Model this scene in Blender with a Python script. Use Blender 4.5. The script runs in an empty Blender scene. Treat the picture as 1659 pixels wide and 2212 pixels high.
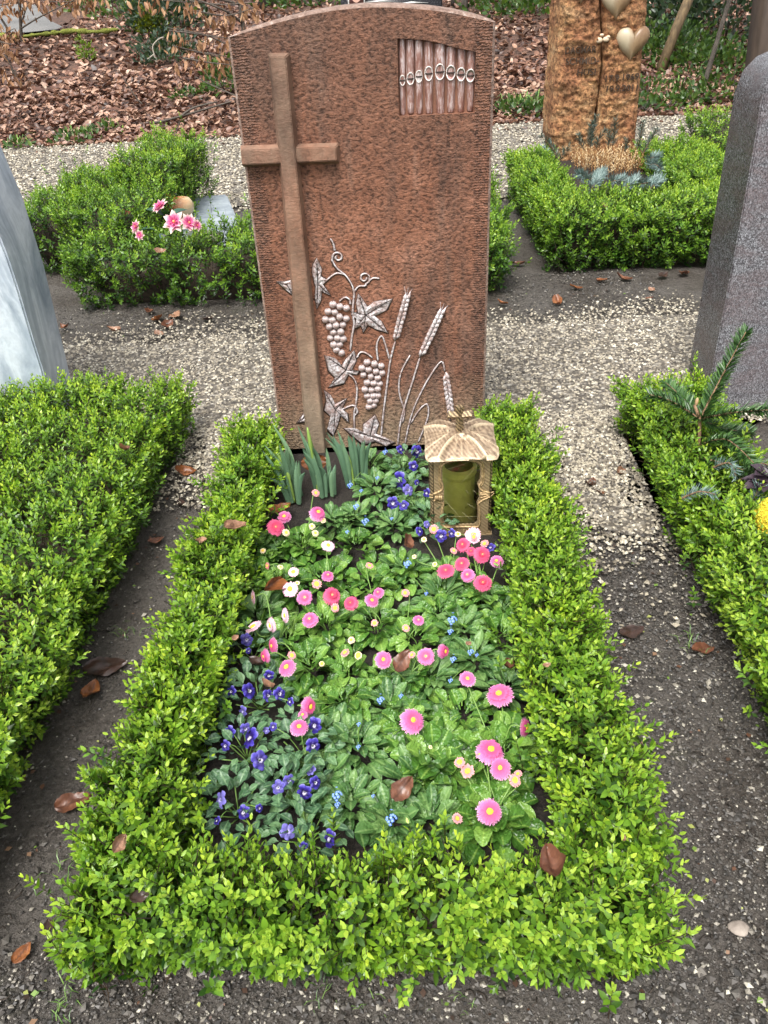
import bpy, bmesh, math, random
import numpy as np
from mathutils import Vector, Matrix, noise
random.seed(7); rng = np.random.default_rng(11)
PI = math.pi
scene = bpy.context.scene
C = scene.collection
# ------------------------------------------------------------------ camera
FPX, HC = 1659.0, 1.32
def _n(v): v = np.array(v, float); return v/np.linalg.norm(v)
_dn = _n([137, 2360, FPX]); _ax = np.array([35.5, -1166, FPX]); _ax = _n(_ax-_dn*_ax.dot(_dn))
_Z = -_dn; _Y = _ax; _X = np.cross(_Y, _Z)
R = np.array([_X, _Y, _Z])
EYE = np.array([0, 0, HC])
cam_d = bpy.data.cameras.new('camera'); cam = bpy.data.objects.new('camera', cam_d); C.objects.link(cam)
_r = R@np.array([1, 0, 0]); _u = R@np.array([0, -1, 0]); _b = R@np.array([0, 0, -1])
cam.matrix_world = Matrix(((_r[0], _u[0], _b[0], 0), (_r[1], _u[1], _b[1], 0), (_r[2], _u[2], _b[2], HC), (0, 0, 0, 1)))
cam_d.sensor_fit = 'HORIZONTAL'; cam_d.sensor_width = 36; cam_d.lens = 36*FPX/1659.0
cam_d.clip_end = 400; cam_d.clip_start = .05
scene.camera = cam
# ------------------------------------------------------------------ world, sun, exposure (overcast)
SUN_EL, SUN_AZ = math.radians(62), math.radians(200)
w = bpy.data.worlds.new('World'); scene.world = w; w.use_nodes = True
nt = w.node_tree; nt.nodes.clear()
sky = nt.nodes.new('ShaderNodeTexSky'); sky.sky_type = 'NISHITA'; sky.sun_disc = False
sky.sun_elevation = SUN_EL; sky.sun_rotation = SUN_AZ; sky.air_density = 1.0; sky.dust_density = 5.0; sky.ozone_density = 1.0
hs = nt.nodes.new('ShaderNodeHueSaturation'); hs.inputs['Saturation'].default_value = .22
bg = nt.nodes.new('ShaderNodeBackground'); bg.inputs['Strength'].default_value = .13
wo = nt.nodes.new('ShaderNodeOutputWorld')
nt.links.new(sky.outputs[0], hs.inputs['Color']); nt.links.new(hs.outputs[0], bg.inputs[0]); nt.links.new(bg.outputs[0], wo.inputs[0])
sd = bpy.data.lights.new('sun', 'SUN'); sd.energy = 1.5; sd.angle = math.radians(20); sd.color = (1, .97, .92)
sun = bpy.data.objects.new('sun', sd); C.objects.link(sun)
sv = Vector((math.sin(SUN_AZ)*math.cos(SUN_EL), math.cos(SUN_AZ)*math.cos(SUN_EL), math.sin(SUN_EL)))
sun.rotation_euler = sv.to_track_quat('Z', 'Y').to_euler()
vs = scene.view_settings
vs.view_transform = 'Standard'; vs.look = 'None'; vs.gamma = 1; vs.use_curve_mapping = False; vs.exposure = 1.24
scene.cycles.max_bounces = 6; scene.cycles.transparent_max_bounces = 6

# ------------------------------------------------------------------ helpers
def ray(px, py): return R@np.array([(px-829.5)/FPX, (py-1106)/FPX, 1.])
def zpl(px, py, z=0.):
    d = ray(px, py); return EYE+d*((z-HC)/d[2])
def ypl(px, py, y):
    d = ray(px, py); return EYE+d*(y/d[1])
def gz(x, y):
    t = max(0., y-8.7)
    if t <= 0: return 0.
    k = min(1, t/1.2)
    return .088*t + k*.07*noise.noise((x*.5, y*.5, 1.3)) + k*.035*noise.noise((x*1.7, y*1.7, 4.))
def gpt(px, py):
    d = ray(px, py); d = d/d[1]; y = 1.
    while y < 70:
        p = EYE+d*y
        if p[2] <= gz(p[0], p[1]): return p
        y += .02
    return EYE+d*70
def cdist(p): return float(np.linalg.norm(np.array(p)-EYE))

def empty(name, loc, label, cat, group=None):
    o = bpy.data.objects.new(name, None); C.objects.link(o); o.location = [float(v) for v in loc]
    o.empty_display_size = .05; o['label'] = label; o['category'] = cat
    if group: o['group'] = group
    return o
def tag(o, label=None, cat=None, group=None, kind=None):
    for k, v in (('label', label), ('category', cat), ('group', group), ('kind', kind)):
        if v: o[k] = v
    return o
def link(name, me, parent=None, loc=None, rot=None, scale=None):
    o = bpy.data.objects.new(name, me); C.objects.link(o)
    if parent: o.parent = parent
    if loc is not None: o.location = [float(v) for v in loc]
    if rot is not None: o.rotation_euler = rot
    if scale is not None: o.scale = scale if hasattr(scale, '__len__') else (scale,)*3
    return o
def npmesh(name, V, F, mat, smooth=True, attrs=None):
    """V (n,3); F list of int arrays (m,k)"""
    if not isinstance(F, (list, tuple)): F = [F]
    F = [np.asarray(f, np.int32) for f in F if len(f)]
    me = bpy.data.meshes.new(name); V = np.asarray(V, np.float32)
    me.vertices.add(len(V)); me.vertices.foreach_set('co', V.ravel())
    tot = sum(f.size for f in F); np_ = sum(len(f) for f in F)
    me.loops.add(tot); me.loops.foreach_set('vertex_index', np.concatenate([f.ravel() for f in F]))
    me.polygons.add(np_)
    ls, st = [], 0
    for f in F:
        ls.append(st+np.arange(len(f))*f.shape[1]); st += f.size
    me.polygons.foreach_set('loop_start', np.concatenate(ls).astype(np.int32))
    me.polygons.foreach_set('use_smooth', np.full(np_, smooth))
    if attrs:
        for k, v in attrs.items():
            me.attributes.new(k, 'FLOAT', 'POINT').data.foreach_set('value', np.asarray(v, np.float32))
    me.update(calc_edges=True); me.validate()
    if mat: me.materials.append(mat)
    return me
class MB:
    def __init__(s): s.v = []; s.f3 = []; s.f4 = []; s.a = []
    def add(s, V, F, a=0.):
        o = len(s.v); s.v += [tuple(map(float, p)) for p in V]
        s.a += list(a) if hasattr(a, '__len__') else [a]*len(V)
        for f in F:
            f = [i+o for i in f]
            if len(f) == 3: s.f3.append(f)
            elif len(f) == 4: s.f4.append(f)
            else:
                for i in range(1, len(f)-1): s.f3.append([f[0], f[i], f[i+1]])
    def tube(s, pts, r, n=6, cap=True, a=0.):
        pts = [np.array(p, float) for p in pts]; V = []; m = len(pts)
        rr = r if hasattr(r, '__len__') else [r]*m
        up = None
        for i, p in enumerate(pts):
            t = _n(pts[min(i+1, m-1)]-pts[max(i-1, 0)]+1e-9)
            if up is None: up = np.array([0, 0, 1.]) if abs(t[2]) < .9 else np.array([1., 0, 0])
            x = np.cross(t, up); x = _n(x) if np.linalg.norm(x) > 1e-6 else np.array([1., 0, 0]); up = np.cross(x, t)
            for k in range(n):
                an = 2*PI*k/n; V.append(p+rr[i]*(math.cos(an)*x+math.sin(an)*up))
        F = []
        for i in range(m-1):
            for k in range(n):
                F.append((i*n+k, i*n+(k+1) % n, (i+1)*n+(k+1) % n, (i+1)*n+k))
        if cap: F.append(tuple(range(n-1, -1, -1))); F.append(tuple((m-1)*n+k for k in range(n)))
        s.add(V, F, a)
    def box(s, c, d, a=0.):
        V = [(c[0]+sx*d[0]/2, c[1]+sy*d[1]/2, c[2]+sz*d[2]/2) for sx in (-1, 1) for sy in (-1, 1) for sz in (-1, 1)]
        s.add(V, [(0, 1, 3, 2), (4, 6, 7, 5), (0, 4, 5, 1), (2, 3, 7, 6), (0, 2, 6, 4), (1, 5, 7, 3)], a)
    def sphere(s, c, r, nu=8, nv=5, a=0.):
        r = r if hasattr(r, '__len__') else (r, r, r); V = [(c[0], c[1], c[2]+r[2])]; F = []
        for i in range(1, nv):
            th = PI*i/nv
            for k in range(nu):
                ph = 2*PI*k/nu; V.append((c[0]+r[0]*math.sin(th)*math.cos(ph), c[1]+r[1]*math.sin(th)*math.sin(ph), c[2]+r[2]*math.cos(th)))
        V.append((c[0], c[1], c[2]-r[2])); L = len(V)-1
        for k in range(nu):
            F.append((0, 1+k, 1+(k+1) % nu)); F.append((L, L-nu+(k+1) % nu, L-nu+k))
            for i in range(nv-2):
                F.append((1+i*nu+k, 1+(i+1)*nu+k, 1+(i+1)*nu+(k+1) % nu, 1+i*nu+(k+1) % nu))
        s.add(V, F, a)
    def mesh(s, name, mat, smooth=True, off=None):
        V = np.array(s.v, np.float32)
        if off is not None: V = V-np.array(off, np.float32)
        return npmesh(name, V, [np.array(s.f3), np.array(s.f4)], mat, smooth, {'age': s.a})
    def build(s, name, mat, parent=None, smooth=True):
        off = wloc(parent) if parent else None
        return link(name, s.mesh(name, mat, smooth, off), parent)
def wloc(o):
    v = Vector((0, 0, 0))
    while o: v += o.location; o = o.parent
    return v
def fix_normals(me):
    bm = bmesh.new(); bm.from_mesh(me); bmesh.ops.recalc_face_normals(bm, faces=bm.faces); bm.to_mesh(me); bm.free()
def prism(name, poly, y0, y1, bev, mat, parent=None, seg=3, smooth=True):
    """poly in (x,z), extruded along y, bevelled"""
    off = wloc(parent) if parent else Vector((0, 0, 0))
    bm = bmesh.new(); n = len(poly)
    a = [bm.verts.new((p[0]-off.x, y0-off.y, p[1]-off.z)) for p in poly]; b = [bm.verts.new((p[0]-off.x, y1-off.y, p[1]-off.z)) for p in poly]
    bm.faces.new(a); bm.faces.new(b[::-1])
    for i in range(n): bm.faces.new((a[i], b[i], b[(i+1) % n], a[(i+1) % n]))
    bmesh.ops.recalc_face_normals(bm, faces=bm.faces)
    if bev: bmesh.ops.bevel(bm, geom=list(bm.edges), offset=bev, segments=seg, affect='EDGES', clamp_overlap=True)
    me = bpy.data.meshes.new(name); bm.to_mesh(me); bm.free(); me.materials.append(mat)
    me.polygons.foreach_set('use_smooth', [smooth]*len(me.polygons))
    return link(name, me, parent)
def rotm(z, spin=None):
    """rotation matrices whose local z is along given dirs (n,3)"""
    z = z/np.linalg.norm(z, axis=1, keepdims=True); n = len(z)
    h = np.where(np.abs(z[:, 2:3]) > .95, np.array([[1., 0, 0]]), np.array([[0, 0, 1.]]))
    x = np.cross(h, z); x /= np.linalg.norm(x, axis=1, keepdims=True); y = np.cross(z, x)
    if spin is None: spin = rng.uniform(0, 2*PI, n)
    c, s = np.cos(spin)[:, None], np.sin(spin)[:, None]
    return np.stack([x*c+y*s, y*c-x*s, z], axis=2)
def stamp(tV, tF, tA, M, P, S):
    """instances of a template merged: returns V, F, A"""
    n, m = len(P), len(tV)
    V = np.einsum('nij,mj->nmi', M, tV)*np.asarray(S).reshape(n, 1, 1)+P[:, None, :]
    F = [(f[None]+(np.arange(n)*m)[:, None, None]).reshape(-1, f.shape[1]) for f in tF]
    return V.reshape(-1, 3), F, np.tile(tA, n)

# ------------------------------------------------------------------ materials
class Mat:
    def __init__(s, name, rough=.6, spec=.5):
        s.m = bpy.data.materials.new(name); s.m.use_nodes = True; s.nt = s.m.node_tree
        s.b = s.nt.nodes['Principled BSDF']; s.b.inputs['Roughness'].default_value = rough
        s.b.inputs['Specular IOR Level'].default_value = spec; s._co = None
    def n(s, t, **kw):
        x = s.nt.nodes.new('ShaderNode'+t)
        for k, v in kw.items(): setattr(x, k, v)
        return x
    def put(s, sock, v):
        if hasattr(v, 'is_output') or isinstance(v, bpy.types.NodeSocket): s.nt.links.new(v, sock)
        elif v is not None: sock.default_value = v
    def co(s, scale=(1, 1, 1), kind='Object', rot=(0, 0, 0)):
        if not s._co: s._co = s.n('TexCoord')
        mp = s.n('Mapping'); mp.inputs['Scale'].default_value = scale; mp.inputs['Rotation'].default_value = rot
        s.nt.links.new(s._co.outputs[kind], mp.inputs[0]); return mp.outputs[0]
    def noise(s, co, scale, detail=3, rough=.55, dist=0.):
        x = s.n('TexNoise'); s.put(x.inputs['Vector'], co); x.inputs['Scale'].default_value = scale
        x.inputs['Detail'].default_value = detail; x.inputs['Roughness'].default_value = rough; x.inputs['Distortion'].default_value = dist
        return x.outputs['Fac']
    def voro(s, co, scale, out='Distance', feature='F1', rnd=1.):
        x = s.n('TexVoronoi', feature=feature); s.put(x.inputs['Vector'], co); x.inputs['Scale'].default_value = scale
        x.inputs['Randomness'].default_value = rnd
        return x.outputs[out]
    def ramp(s, fac, stops, interp='LINEAR'):
        x = s.n('ValToRGB'); s.put(x.inputs[0], fac); cr = x.color_ramp; cr.interpolation = interp
        while len(cr.elements) < len(stops): cr.elements.new(.5)
        for e, (p, c) in zip(cr.elements, stops):
            e.position = p; e.color = (*c, 1) if hasattr(c, '__len__') else (c, c, c, 1)
        return x.outputs[0]
    def mix(s, fac, a, b, mode='MIX'):
        x = s.n('Mix', data_type='RGBA', blend_type=mode); s.put(x.inputs[0], fac)
        for sk, v in ((x.inputs[6], a), (x.inputs[7], b)):
            s.put(sk, (*v, 1) if isinstance(v, tuple) and len(v) == 3 else v)
        return x.outputs[2]
    def math(s, op, a, b=None):
        x = s.n('Math', operation=op); s.put(x.inputs[0], a); s.put(x.inputs[1], b); return x.outputs[0]
    def attr(s, name): x = s.n('Attribute', attribute_name=name); return x.outputs['Fac']
    def rnd(s): return s.n('ObjectInfo').outputs['Random']
    def geom(s, out): return s.n('NewGeometry').outputs[out]
    def color(s, v): s.put(s.b.inputs['Base Color'], (*v, 1) if isinstance(v, tuple) else v); return s
    def bump(s, h, strength=.5, dist=.005, prev=None):
        x = s.n('Bump'); x.inputs['Strength'].default_value = strength; x.inputs['Distance'].default_value = dist
        s.put(x.inputs['Height'], h)
        if prev is not None: s.nt.links.new(prev, x.inputs['Normal'])
        s.nt.links.new(x.outputs[0], s.b.inputs['Normal']); return x.outputs[0]
    def leafy(s, col, amt=.3):
        """thin leaf: mix in a translucent lobe"""
        tr = s.n('BsdfTranslucent'); s.put(tr.inputs[0], col); mx = s.n('MixShader'); mx.inputs[0].default_value = amt
        out = s.nt.nodes['Material Output']
        s.nt.links.new(s.b.outputs[0], mx.inputs[1]); s.nt.links.new(tr.outputs[0], mx.inputs[2]); s.nt.links.new(mx.outputs[0], out.inputs[0])

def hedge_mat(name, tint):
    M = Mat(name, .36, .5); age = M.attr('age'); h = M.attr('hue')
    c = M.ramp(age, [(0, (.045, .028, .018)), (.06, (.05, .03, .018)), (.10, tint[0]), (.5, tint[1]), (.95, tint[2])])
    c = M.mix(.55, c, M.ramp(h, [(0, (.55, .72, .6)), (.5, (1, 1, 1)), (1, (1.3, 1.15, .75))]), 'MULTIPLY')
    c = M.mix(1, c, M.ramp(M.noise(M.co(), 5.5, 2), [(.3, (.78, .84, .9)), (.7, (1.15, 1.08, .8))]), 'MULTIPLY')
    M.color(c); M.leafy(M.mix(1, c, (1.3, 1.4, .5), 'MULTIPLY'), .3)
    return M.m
HM = hedge_mat('hedge_leaf', ((.018, .058, .010), (.175, .335, .030), (.46, .60, .085)))
HM2 = hedge_mat('hedge_leaf_back', ((.018, .058, .012), (.16, .31, .034), (.42, .57, .09)))
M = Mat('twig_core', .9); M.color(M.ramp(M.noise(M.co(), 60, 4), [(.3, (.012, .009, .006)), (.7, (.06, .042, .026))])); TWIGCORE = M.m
M = Mat('soil', .62, .5)
co = M.co(); n1 = M.noise(co, 4, 4); n2 = M.noise(co, 90, 5, .7); n3 = M.noise(co, 400, 3, .7)
c = M.ramp(n2, [(.3, (.019, .015, .012)), (.52, (.066, .055, .046)), (.75, (.145, .127, .108))])
c = M.mix(M.ramp(n1, [(.35, 0.), (.65, .75)]), c, M.ramp(n3, [(.35, (.034, .029, .025)), (.65, (.165, .148, .13))]))
n5 = M.noise(M.co(), 1.7, 4, .6); c = M.mix(M.ramp(n5, [(.50, 0.), (.68, .55)]), c, (.085, .074, .062)); c = M.mix(M.ramp(M.noise(M.co(), 3.1, 5, .7), [(.60, 0.), (.70, .5)]), c, (.035, .042, .016)); n6 = M.noise(M.co(), 22, 4, .6)
M.color(c); b0 = M.bump(n6, .8, .03); b1 = M.bump(n2, 1., .009, b0); M.bump(n3, .8, .003, b1)
M.put(M.b.inputs['Roughness'], M.ramp(n1, [(.35, .3), (.65, .62)])); SOIL = M.m
M = Mat('bed_soil', .7); c2 = M.noise(M.co(), 160, 5, .75); M.color(M.ramp(c2, [(.35, (.006, .005, .004)), (.7, (.045, .034, .026))])); M.bump(c2, 1., .008); BEDSOIL = M.m
M = Mat('gravel_bed', .7)
co = M.co(); vc = M.voro(co, 62, 'Color'); vd = M.voro(co, 62); big = M.noise(co, 1.3, 3)
sx = M.n('SeparateColor'); M.put(sx.inputs[0], vc)
c = M.ramp(sx.outputs[0], [(0, (.035, .03, .026)), (.35, (.11, .097, .078)), (.7, (.23, .205, .165)), (1, (.42, .39, .33))])
c = M.mix(M.ramp(vd, [(.35, 0.), (.75, .85)]), c, (.05, .04, .03))
c = M.mix(M.ramp(big, [(.35, 0.), (.7, .3)]), c, (.11, .095, .075))
M.color(c); M.bump(vd, -.9, .01); GRAVELBED = M.m
M = Mat('pebble', .5); a = M.attr('age')
c = M.ramp(a, [(0, (.03, .026, .022)), (.25, (.095, .08, .062)), (.5, (.255, .22, .165)), (.8, (.44, .39, .295)), (1, (.66, .62, .51))])
c = M.mix(.35, c, M.ramp(M.noise(M.co(), 260, 3), [(.3, .45), (.7, 1.3)]), 'MULTIPLY'); M.color(c); PEBBLE = M.m
M = Mat('grit', .5); a = M.attr('age')
c = M.ramp(a, [(0, (.022, .02, .018)), (.45, (.07, .062, .054)), (.75, (.14, .127, .11)), (.93, (.27, .245, .20)), (1, (.48, .45, .37))]); M.color(c); GRIT = M.m
def litter_mat(name, stops, rough=.45):
    M = Mat(name, rough); c = M.ramp(M.attr('age'), stops)
    c = M.mix(.5, c, M.ramp(M.noise(M.co(), 55, 3), [(.3, .5), (.7, 1.25)]), 'MULTIPLY'); M.color(c); M.leafy(c, .12); return M.m
LITTER = litter_mat('leaf_litter', [(0, (.025, .012, .009)), (.25, (.085, .036, .022)), (.5, (.19, .09, .056)), (.78, (.37, .215, .14)), (1, (.60, .43, .32))])
HANGLEAF = litter_mat('withered_leaf', [(0, (.12, .05, .022)), (.5, (.31, .155, .07)), (1, (.46, .28, .15))], .6)
M = Mat('bank_earth', .8); n1 = M.noise(M.co(), 7, 5, .7); n2 = M.noise(M.co(), 40, 4)
M.color(M.mix(.6, M.ramp(n1, [(.3, (.03, .017, .011)), (.5, (.09, .045, .028)), (.7, (.16, .085, .055))]), M.ramp(n2, [(.3, .3), (.7, 1.5)]), 'MULTIPLY')); M.bump(n2, 1, .03); EARTH = M.m

def stone_red(name, k=1., hammer=1., streak=1., pale=0., edge=None):
    M = Mat(name, .72, .35); co = M.co()
    big = M.noise(M.co((5.5, 5, .8)), 1.6, 4, .6, .4); med = M.noise(co, 9, 5, .65); fine = M.noise(M.co((82, 60, 120)), 1., 4, .72); grit = M.noise(co, 420, 2, .6)
    c = M.ramp(med, [(.25, (.165, .066, .037)), (.5, (.265, .114, .066)), (.75, (.36, .172, .110))])
    dark = M.ramp(big, [(.46, 0.), (.68, .62*streak)])
    c = M.mix(dark, c, M.ramp(med, [(.3, (.045, .036, .031)), (.7, (.125, .092, .075))]))
    lt = M.ramp(M.noise(M.co((9, 5, 1.4)), 1.5, 4, .6), [(.58, 0.), (.78, .55*streak)])
    c = M.mix(lt, c, (.30, .20, .15))
    # pale algae at the foot, grey weathering along the head
    sp = M.n('SeparateXYZ'); M.put(sp.inputs[0], M.co()); z = sp.outputs[2]
    nz_ = M.math('ADD', z, M.math('MULTIPLY', med, .16))
    c = M.mix(M.ramp(nz_, [(.12, .75), (.34, 0.)]), c, (.33, .255, .165))
    up = M.math('ADD', M.math('MULTIPLY', z, .5), M.math('MULTIPLY', M.noise(M.co((3, 3, 1.)), 2.2, 5, .65), .6))
    c = M.mix(M.ramp(up, [(.66, 0.), (1., .55)]), c, (.085, .060, .046))
    c = M.mix(M.ramp(nz_, [(1.20, 0.), (1.42, .5)]), c, (.10, .085, .072))
    if hammer:
        c = M.mix(.75*hammer, c, M.ramp(fine, [(.38, (.16, .14, .13)), (.49, (.95, .95, .95)), (.66, (1.45, 1.4, 1.35))]), 'MULTIPLY')
        c = M.mix(M.ramp(grit, [(.69, 0.), (.76, .6)]), c, (.55, .42, .33))
    if pale:
        blot = M.noise(M.co((1, 1, .5)), 26, 5, .7); c = M.mix(M.ramp(blot, [(.32, pale*.35), (.62, pale*1.3)]), c, (.25, .185, .13))
        c = M.mix(M.ramp(blot, [(.28, .7), (.40, 0.)]), c, (.07, .05, .038)); c = M.mix(M.ramp(nz_, [(.25, .6), (.85, 0.)]), c, (.30, .24, .17)); c = M.mix(.85, c, M.ramp(M.noise(M.co((1, 1, .6)), 11, 5, .7), [(.3, .45), (.65, 1.15)]), 'MULTIPLY')
    M.color(c); b1 = M.bump(fine, 1.*max(hammer, .12), .014)
    if edge: # tooled margin: short horizontal chisel strokes along both sides
        wv = M.n('TexWave', wave_type='BANDS', bands_direction='Z'); M.put(wv.inputs[0], M.co()); wv.inputs['Scale'].default_value = 46; wv.inputs['Distortion'].default_value = 5.; wv.inputs['Detail Scale'].default_value = 3
        x = M.math('ABSOLUTE', M.math('SUBTRACT', sp.outputs[0], edge[0])); xz = M.math('SUBTRACT', x, M.math('MULTIPLY', z, edge[2]))
        msk = M.ramp(xz, [(edge[1]-.034, 0.), (edge[1]-.026, 1.)])
        b1 = M.bump(M.math('MULTIPLY', wv.outputs['Fac'], msk), .8, .006, b1)
    M.bump(med, .25, .01, b1)
    return M
# ------------------------------------------------------------------ ground
def grid_sheet(name, xs, ys, zf, mat):
    X, Yg = np.meshgrid(xs, ys); V = np.stack([X, Yg, np.vectorize(zf)(X, Yg)], -1).reshape(-1, 3); nx = len(xs)
    i, j = np.meshgrid(np.arange(len(ys)-1), np.arange(nx-1), indexing='ij'); a = (i*nx+j).ravel()
    F = np.stack([a, a+1, a+nx+1, a+nx], 1)
    return link(name, npmesh(name, V, [F], mat))
gr = grid_sheet('ground', np.linspace(-9, 9, 90), np.concatenate([np.linspace(-3, 8.6, 60)]), lambda x, y: .008*noise.noise((x*2.3, y*2.3, 0)) - .004, SOIL); gr['kind'] = 'structure'
bk = grid_sheet('bank_terrain', np.concatenate([np.linspace(-60, -14, 12), np.linspace(-13, 13, 90), np.linspace(14, 60, 12)]), np.concatenate([np.linspace(8.45, 26, 90), np.linspace(27, 150, 30)]), lambda x, y: gz(x, y)-.02, EARTH); bk['kind'] = 'structure'
wide = grid_sheet('far_ground', [-150, -9.0], [-150, 8.6], lambda x, y: -.02, SOIL); wide['kind'] = 'structure'
wide = grid_sheet('far_ground', [9.0, 150], [-150, 8.6], lambda x, y: -.02, SOIL); wide['kind'] = 'structure'
wide = grid_sheet('far_ground', [-9.0, 9.0], [-150, -3.0], lambda x, y: -.02, SOIL); wide['kind'] = 'structure'

def blob_sheet(name, pts, z, mat):
    bm = bmesh.new(); vs_ = [bm.verts.new((p[0], p[1], z)) for p in pts]; bm.faces.new(vs_); bmesh.ops.triangulate(bm, faces=bm.faces)
    me = bpy.data.meshes.new(name); bm.to_mesh(me); bm.free(); me.materials.append(mat); o = link(name, me); o['kind'] = 'structure'; return o
def wob(pts, amp=.03, step=.12):
    out = []
    for i, p in enumerate(pts):
        q = pts[(i+1) % len(pts)]; L = math.dist(p, q); k = max(1, int(L/step))
        for j in range(k):
            x, y = p[0]+(q[0]-p[0])*j/k, p[1]+(q[1]-p[1])*j/k
            out.append((x+amp*noise.noise((x*4, y*4, 9)), y+amp*noise.noise((x*4, y*4, 3))))
    return out
blob_sheet('gravel_path', wob([(-6, 5.75), (-1.2, 5.7), (.5, 5.5), (.56, 5.6), (6, 5.6), (6, 8.75), (-6, 8.6)]), .012, GRAVELBED)
blob_sheet('gravel_strip', wob([(-2.8, 2.62), (-.75, 2.35), (-.62, 1.95), (-.5, 2.3), (.42, 2.3), (.52, 1.75), (.62, 1.7), (.66, 2.35), (2.8, 2.6), (2.8, 3.4), (.9, 3.3), (.3, 3.25), (-.9, 3.25), (-2.8, 3.2)], .09, .05), .012, GRAVELBED)
blob_sheet('bed_soil', wob([(-.46, .68), (.26, .68), (.30, 2.2), (-.5, 2.2)]), .02, BEDSOIL)
blob_sheet('planting_bed', wob([(.85, 4.3), (1.7, 4.3), (1.75, 6.2), (.85, 6.2)]), .17, BEDSOIL)
# pebbles
OCT = np.array([[1, 0, 0], [-1, 0, 0], [0, 1, 0], [0, -1, 0], [0, 0, 1], [0, 0, -1]], float)
OCF = np.array([[0, 2, 4], [2, 1, 4], [1, 3, 4], [3, 0, 4], [2, 0, 5], [1, 2, 5], [3, 1, 5], [0, 3, 5]])
def pebbles(name, P, S, age, mat, flat=.55, hug=.35):
    n = len(P); V = OCT[None]*rng.uniform(.65, 1.25, (n, 6, 1))*np.stack([np.ones(n), rng.uniform(.6, 1, n), rng.uniform(.45, .75, n)], 1)[:, None, :]
    Mx = rotm(np.stack([rng.normal(0, .25, n), rng.normal(0, .25, n), np.ones(n)], 1))
    V = np.einsum('nij,nmj->nmi', Mx, V)*S[:, None, None]+P[:, None, :]; V[:, :, 2] += (S*hug)[:, None]
    F = (OCF[None]+(np.arange(n)*6)[:, None, None]).reshape(-1, 3)
    o = link(name, npmesh(name, V.reshape(-1, 3), [F], mat, False, {'age': np.repeat(age, 6)})); o['kind'] = 'stuff'; return o
def fnoise(P, s, k): return np.array([noise.noise((p[0]*s, p[1]*s, k)) for p in P])
P = np.stack([rng.uniform(-2.2, 2.0, 50000), rng.uniform(2.3, 3.75, 50000), np.full(50000, .010)], 1)
ed = fnoise(P, 2.2, 5); keep = (P[:, 1] < 3.36+.22*ed+.10*rng.normal(size=len(P))) & (P[:, 1] > 2.33)
P = P[keep]; n = len(P)
pebbles('gravel', P, rng.uniform(.004, .0092, n), np.clip(rng.beta(1.5, 1.5, n)+.12*fnoise(P, 1.5, 1), 0, 1), PEBBLE)
n = 9000
P = np.stack([rng.uniform(.42, .70, n), rng.uniform(1.35, 2.45, n), np.full(n, .01)], 1); P = P[rng.uniform(size=n) < np.clip((P[:, 1]-1.5)/.6, 0.04, 1)]; n = len(P)
P2 = np.stack([rng.uniform(-.8, -.42, 4000), rng.uniform(1.9, 2.45, 4000), np.full(4000, .01)], 1); P2 = P2[P2[:, 1] > 2.0+.1*rng.normal(size=4000)]
P = np.concatenate([P, P2]); n = len(P); pebbles('gravel', P, rng.uniform(.004, .0095, n), rng.beta(1.5, 1.6, n), PEBBLE)
n = 26000
P = np.stack([rng.uniform(-4.2, 4.2, n), rng.uniform(5.5, 8.7, n), np.full(n, .012)], 1); pebbles('gravel', P, rng.uniform(.008, .018, n), rng.beta(1.9, 1.4, n), PEBBLE)
# grit trodden into the soil
def zone(n, x0, x1, y0, y1): return np.stack([rng.uniform(x0, x1, n), rng.uniform(y0, y1, n), np.full(n, .0)], 1)
P = np.concatenate([zone(34000, .3, .85, .35, 1.95), zone(13000, -.95, .4, .38, .62), zone(5500, -1.0, -.5, .4, 2.1), zone(5000, .45, 1.2, 3.4, 4), zone(3500, -1.9, -.5, 3.4, 3.75)]); n = len(P)
ag = np.where(rng.uniform(size=n) < .17, rng.uniform(.72, 1, n), rng.uniform(0, .6, n))
pebbles('soil_grit', P, np.clip(rng.lognormal(-6.1, .55, n), .001, .009), ag, GRIT)
bits = MB()
fr = MB()
for k in range(420):
    x, y = random.choice([(random.uniform(.36, .72), random.uniform(.38, 1.9)), (random.uniform(-.82, -.52), random.uniform(.4, 2.1)), (random.uniform(-.9, .6), random.uniform(.36, .58)), (random.uniform(-1.6, 1.6), random.uniform(3.3, 3.7))])
    an = random.uniform(0, 2*PI); L = random.uniform(.004, .016); c_, s_ = math.cos(an)*L, math.sin(an)*L; z = random.uniform(.004, .009)
    fr.add([(x, y, z), (x+c_*.5-s_*.4, y+s_*.5+c_*.4, z+random.uniform(0, .004)), (x+c_, y+s_, z+.001), (x+c_*.5+s_*.35, y+s_*.5-c_*.35, z+random.uniform(0, .004))], [(0, 1, 2, 3)], random.choice((0, .1, .25, .3, .5, .8, 1.)))
M = Mat('leaf_crumbs', .55); M.color(M.ramp(M.attr('age'), [(0, (.03, .017, .011)), (.3, (.10, .045, .024)), (.55, (.20, .12, .07)), (.8, (.24, .26, .07)), (1, (.12, .20, .03))])); fo = fr.build('leaf_crumbs', M.m); fo['kind'] = 'stuff'
for k in range(520):
    x, y = random.choice([(random.uniform(.3, .8), random.uniform(.38, 1.6)), (random.uniform(-.9, -.5), random.uniform(.4, 2.0)), (random.uniform(-.9, .5), random.uniform(.38, .6))])
    an = random.uniform(0, PI); L = random.uniform(.004, .022); bits.tube([(x, y, .006), (x+L*.5*math.cos(an), y+L*.5*math.sin(an), .008), (x+L*math.cos(an+.4), y+L*math.sin(an+.4), .005)], random.uniform(.0006, .0018), 3)
M = Mat('plant_bits', .7); M.color((.03, .021, .014)); o = bits.build('plant_debris', M.m); o['kind'] = 'stuff'

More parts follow.
